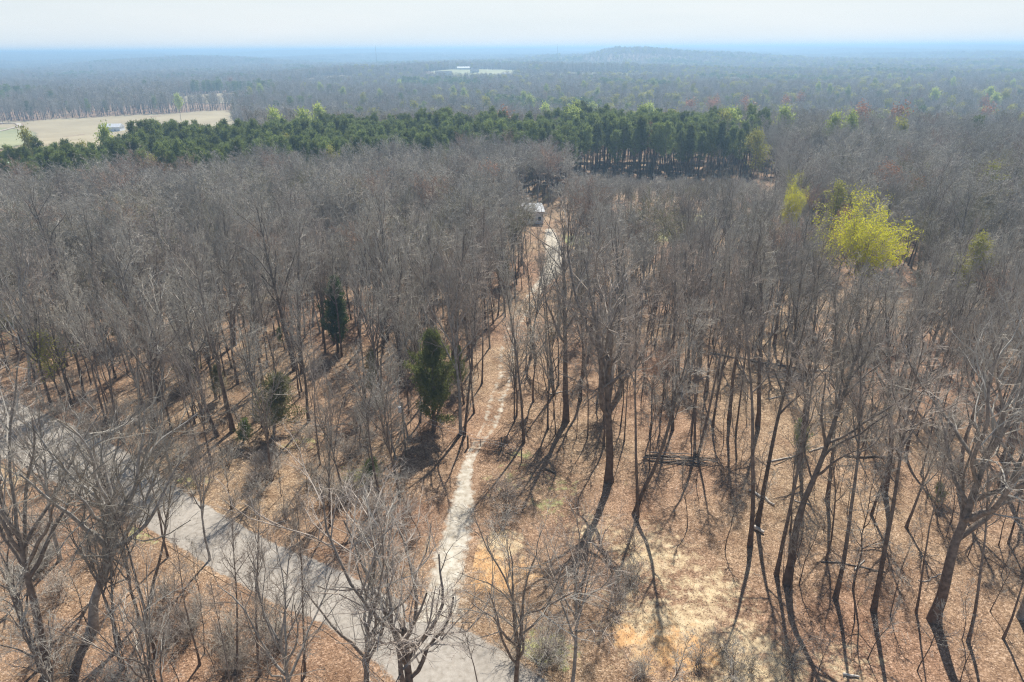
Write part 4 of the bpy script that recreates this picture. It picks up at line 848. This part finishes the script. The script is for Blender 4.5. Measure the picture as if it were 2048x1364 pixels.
log(1685, 1350, 1718, 1356, 0.14, M_cutlog, 'short pale log near the bottom edge below the brown trunks', bend=.03)
log(1420, 708, 1510, 722, 0.18, M_old, 'grey fallen trunk behind the log pile')
log(1500, 722, 1640, 745, 0.16, M_old, 'long grey fallen trunk left of the heap of weathered branches')
log(1600, 745, 1680, 752, 0.2, M_cutlog, 'pale fallen trunk lying through the heap of weathered branches', .5)
log(1650, 893, 1615, 905, 0.12, M_cutlog, 'pale broken limb beside the small pale green pine')
log(1090, 938, 1112, 948, 0.16, M_post, 'short brown rotten log in the grassy shade right of the gate', bend=.03)
log(1010, 905, 1032, 915, 0.07, M_post, 'thin brown branch on the ground just right of the gate')
log(1360, 735, 1400, 755, .1, M_cutlog, 'pale broken limb lying behind the log pile at left')
log(1840, 1165, 1885, 1148, .06, M_cutlog, 'pale curved branch lying near the stout oak foot')
lob = []
for _ in range(18):
    lx, ly = rng.uniform(60, 2000), rng.uniform(620, 1330); p = g(lx, ly)
    if blocked(p[0:1], p[1:2])[0]: continue
    a_ = rng.normal()*0.5; ln_ = rng.uniform(25, 60)*(0.5+ly/2000)
    lob.append(log(lx, ly, lx+ln_*math.cos(a_), ly+ln_*0.6*math.sin(a_), rng.uniform(.05, .12), (M_old, M_post, M_cutlog)[rng.integers(3)], None, 0.0, bend=.06))
rank_labels(lob, 'log', ['old fallen log']*len(lob))
def heap(px, py, n, r, label, seed, L0=(1.5, 4.0), hh=0.8):
    rg = np.random.default_rng(seed); c = g(px, py); a = rg.normal(size=n)*0.5+rg.integers(0, 2, n)*PI; P0 = np.stack([rg.normal(size=n)*r[0], rg.normal(size=n)*r[1], rg.uniform(0.02, hh, n)], -1)
    D = nrm(np.stack([np.cos(a), np.sin(a)*0.6, rg.normal(size=n)*0.12], -1)); L = rg.uniform(*L0, n)
    P, R_ = walk(rg, P0-D*L[:, None]/2, D, L, rg.uniform(0.02, 0.075, n), 4, .1, 0.0, .4); P[..., 2] = np.maximum(P[..., 2], 0.02)
    o = link('brush_heap', mesh_from('brush_heap', [tubes(P, R_, 5)], True), None, [M_old]); o.location = c; tag(o, label, 'brush heap', 'heaps of dead branches'); return o
heap(1580, 755, 90, (1.8, 1.2), 'heap of weathered grey branches between trunks at right', 1)
heap(1370, 925, 30, (1.8, .5), 'loose sticks scattered over the low log pile', 2, (1, 3.5), .5)
heap(1650, 845, 24, (1.2, .7), 'small heap of broken limbs behind the small pale green pine', 3, (.8, 2.5), .5)
heap(640, 860, 40, (3.0, 1.6), 'dark tangle of dead branches between the small olive cedar and the pole', 4, (1, 3), .9)
heap(1840, 760, 30, (1.6, 1), 'heap of dead branches in the right woods above the oak', 5, (1, 3), .6)
# fallen sticks: ground debris nobody could count
x, y = scatter(36, 130, 1.6, 42, 61); k = ~blocked(x, y) | (rng.uniform(size=len(x)) < .05); k &= rng.uniform(size=len(x)) < .55; x, y = x[k], y[k]; m = len(x)
a = rng.uniform(0, 2*PI, m); D = np.stack([np.cos(a), np.sin(a), rng.normal(size=m)*.08], -1); P, R_ = walk(rng, np.stack([x, y, hgt(x, y)+.03], -1), D, rng.uniform(.3, 1.8, m), rng.uniform(.008, .028, m), 2, .15, 0, .4)
o = link('fallen_twigs', mesh_from('fallen_twigs', [tubes(P, R_, 3)]), None, [M_twig]); tag(o, 'fallen twigs strewn over the leaf litter', 'twigs', kind='stuff')
# loose dry leaves lying proud of the litter
m = 110000; d_ = rng.uniform(38, 120, m)**1.0; a = rng.uniform(-.75, .75, m); x, y = d_*np.sin(a), d_*np.cos(a)
rd = poly_w([(-260, 850), (0, 930), (250, 1050), (560, 1240), (750, 1420), (1140, 1420), (850, 1215), (560, 1085), (250, 890), (-200, 745)]); k = ~inside(x, y, rd); x, y = x[k], y[k]; m = len(x)
a = rng.uniform(0, 2*PI, m); D = nrm(np.stack([np.cos(a), np.sin(a), rng.uniform(-.2, .7, m)], -1))
M_dry = leafmat('dry_leaves', (0.31, 0.20, 0.13), (0.52, 0.385, 0.275), 0, .2)
o = link('dry_leaves', mesh_from('dry_leaves', [blades(np.stack([x, y, hgt(x, y)+.05], -1), D, rng.uniform(.07, .14, m), rng.uniform(.06, .11, m), rng)]), None, [M_dry]); tag(o, 'loose dry brown leaves over the forest floor', 'leaves', kind='stuff')

# ---------------------------------------------------------------- buildings
def house(name, loc, rz, wx, wy, hw, hr, label, roofm, wallm, hip=0.0, cat='house', windows=2, chimney=False, eave=0.4):
    e = bpy.data.objects.new(name, None); C.objects.link(e); e.location = loc; e.rotation_euler.z = rz; tag(e, label, cat)
    a, b_ = wx/2, wy/2
    v = np.array([[-a, -b_, -.5], [a, -b_, -.5], [a, b_, -.5], [-a, b_, -.5], [-a, -b_, hw], [a, -b_, hw], [a, b_, hw], [-a, b_, hw], [-a, 0, hw+hr*(0.96 if hip == 0 else 0)], [a, 0, hw+hr*(0.96 if hip == 0 else 0)]])
    me = bpy.data.meshes.new('wall'); me.from_pydata(v.tolist(), [], [[0, 1, 5, 4], [2, 3, 7, 6], [1, 2, 6, 9, 5] if hip == 0 else [1, 2, 6, 5], [3, 0, 4, 8, 7] if hip == 0 else [3, 0, 4, 7]]); link('wall', me, e, [wallm])
    A_, B_ = a+eave, b_+eave; ez = hw-0.05; v = []
    for dz in (0, .15): v += [[-A_, -B_, ez+dz], [A_, -B_, ez+dz], [A_, B_, ez+dz], [-A_, B_, ez+dz], [-A_+hip, 0, hw+hr+dz], [A_-hip, 0, hw+hr+dz]]
    f = [[6, 7, 11, 10], [8, 9, 10, 11], [7, 8, 11], [9, 6, 10], [1, 0, 4, 5], [3, 2, 5, 4], [0, 1, 7, 6], [1, 2, 8, 7], [2, 3, 9, 8], [3, 0, 6, 9]]
    me = bpy.data.meshes.new('roof'); me.from_pydata(v, [], f); rf = link('roof', me, e, [roofm])
    if chimney: link('chimney', mesh_from('chimney', [box_part(-a*.55, -a*.55+.9, .3, 1.2, hw+hr*.4, hw+hr+1.3)]), rf, [M_white])
    for i in range(windows):
        xx = -a+wx*(i+.5)/windows; o = link('window', mesh_from('window', [box_part(xx-.5, xx+.5, -b_-.04, -b_+.03, 1.0, 2.3)]), e, [M_white])
        link('pane', mesh_from('pane', [box_part(xx-.42, xx+.42, -b_-.06, -b_-.035, 1.08, 2.22)]), o, [M_glass])
    if wx > 5: 
        o = link('door', mesh_from('door', [box_part(-.5, .5, -b_-.05, -b_+.03, 0, 2.1)]), e, [M_white])
    return e
hp = g(1058, 452)
house('house', (hp[0]+1.0, hp[1]+6, hp[2]), 0.0, 7.0, 7, 3.8, 1.9, 'white roofed house with blue grey walls at the end of the driveway', M_white, M_wall, hip=0.9, chimney=True, windows=3)
def far_house(px, d, wx, wy, hw, hr, lab, rm, wm, nm='farm_building', cat='building', rz=0.2, lift=0):
    x, y = az(px, d); house(nm, (x, y, float(hgt(x, y))+lift), rz, wx, wy, hw, hr, lab, rm, wm, cat=cat, windows=2)
fx0, fy0 = g(226, 263)[:2]; house('farm_building', (fx0, fy0, float(hgt(fx0, fy0))), .1, 16, 10, 4, 2.5, 'low white roofed building at the near edge of the straw field', M_white, M_wall, cat='building')
far_house(885, 1560, 34, 14, 5, 4, 'long dark roofed barn left of the far green field', M_dark, M_white, 'barn', 'barn')
far_house(925, 1760, 30, 12, 4, 3, 'long low white building behind the far green field', M_white, M_white)
far_house(948, 1600, 18, 10, 4, 3, 'dark roofed farmhouse on the far green field', M_dark, M_white, 'farmhouse', 'house')
far_house(1012, 1520, 16, 10, 4, 3, 'pale farmhouse at the right side of the far green field', M_white, M_wall, 'farmhouse', 'house')
far_house(1470, 1300, 26, 12, 6, 3.5, 'white building among trees in the far right woods', M_white, M_white, lift=8)
far_house(1456, 1330, 12, 9, 5, 3, 'small white building left of the larger far right one', M_white, M_white, lift=8)
far_house(632, 1480, 14, 9, 4, 3, 'small white building on the far strip field', M_white, M_white)
# radio masts on the skyline
for px, d, hgt_, lb in ((751, 2500, 0, 'thin radio mast on the skyline left of centre'), (1115, 2600, 0, 'thin radio mast on the skyline left of the wooded ridge')):
    x, y = az(px, d); e = bpy.data.objects.new('radio_mast', None); C.objects.link(e); e.location = (x, y, float(hgt(x, y))); tag(e, lb, 'mast', 'radio masts on the skyline')
    hgt_ = 56.5-float(hgt(x, y))
    tube_ob('mast_pole', [(0, 0, 0), (0, 0, hgt_)], [0.7, 0.45], M_steel, e, 4)
    tube_ob('antenna', [(0, 0, hgt_), (0, 0, hgt_+6)], [.4, .25], M_steel, e, 4)

# ---------------------------------------------------------------- haze (one even box of air)
hz = bpy.data.materials.new('air'); hz.use_nodes = True; n = hz.node_tree; n.nodes.clear()
pv = n.nodes.new('ShaderNodeVolumePrincipled'); pv.inputs['Color'].default_value = (0.47, 0.73, 0.985, 1); pv.inputs['Density'].default_value = HAZE; pv.inputs['Anisotropy'].default_value = 0.3
ou = n.nodes.new('ShaderNodeOutputMaterial'); n.links.new(pv.outputs[0], ou.inputs['Volume'])
zt = 64.0; zb = float(Zg.min()-1.5)
o = link('haze', mesh_from('haze', [box_part(-14600, 14600, -80, 19500, zb, zt)]), None, [hz]); tag(o, 'thin blue air haze over the whole valley', 'haze', kind='stuff')
print('NEAR', near_far, 'rest', len(rest), 'far', len(FP), 'hz', zb, zt, 'pines', len(PX))
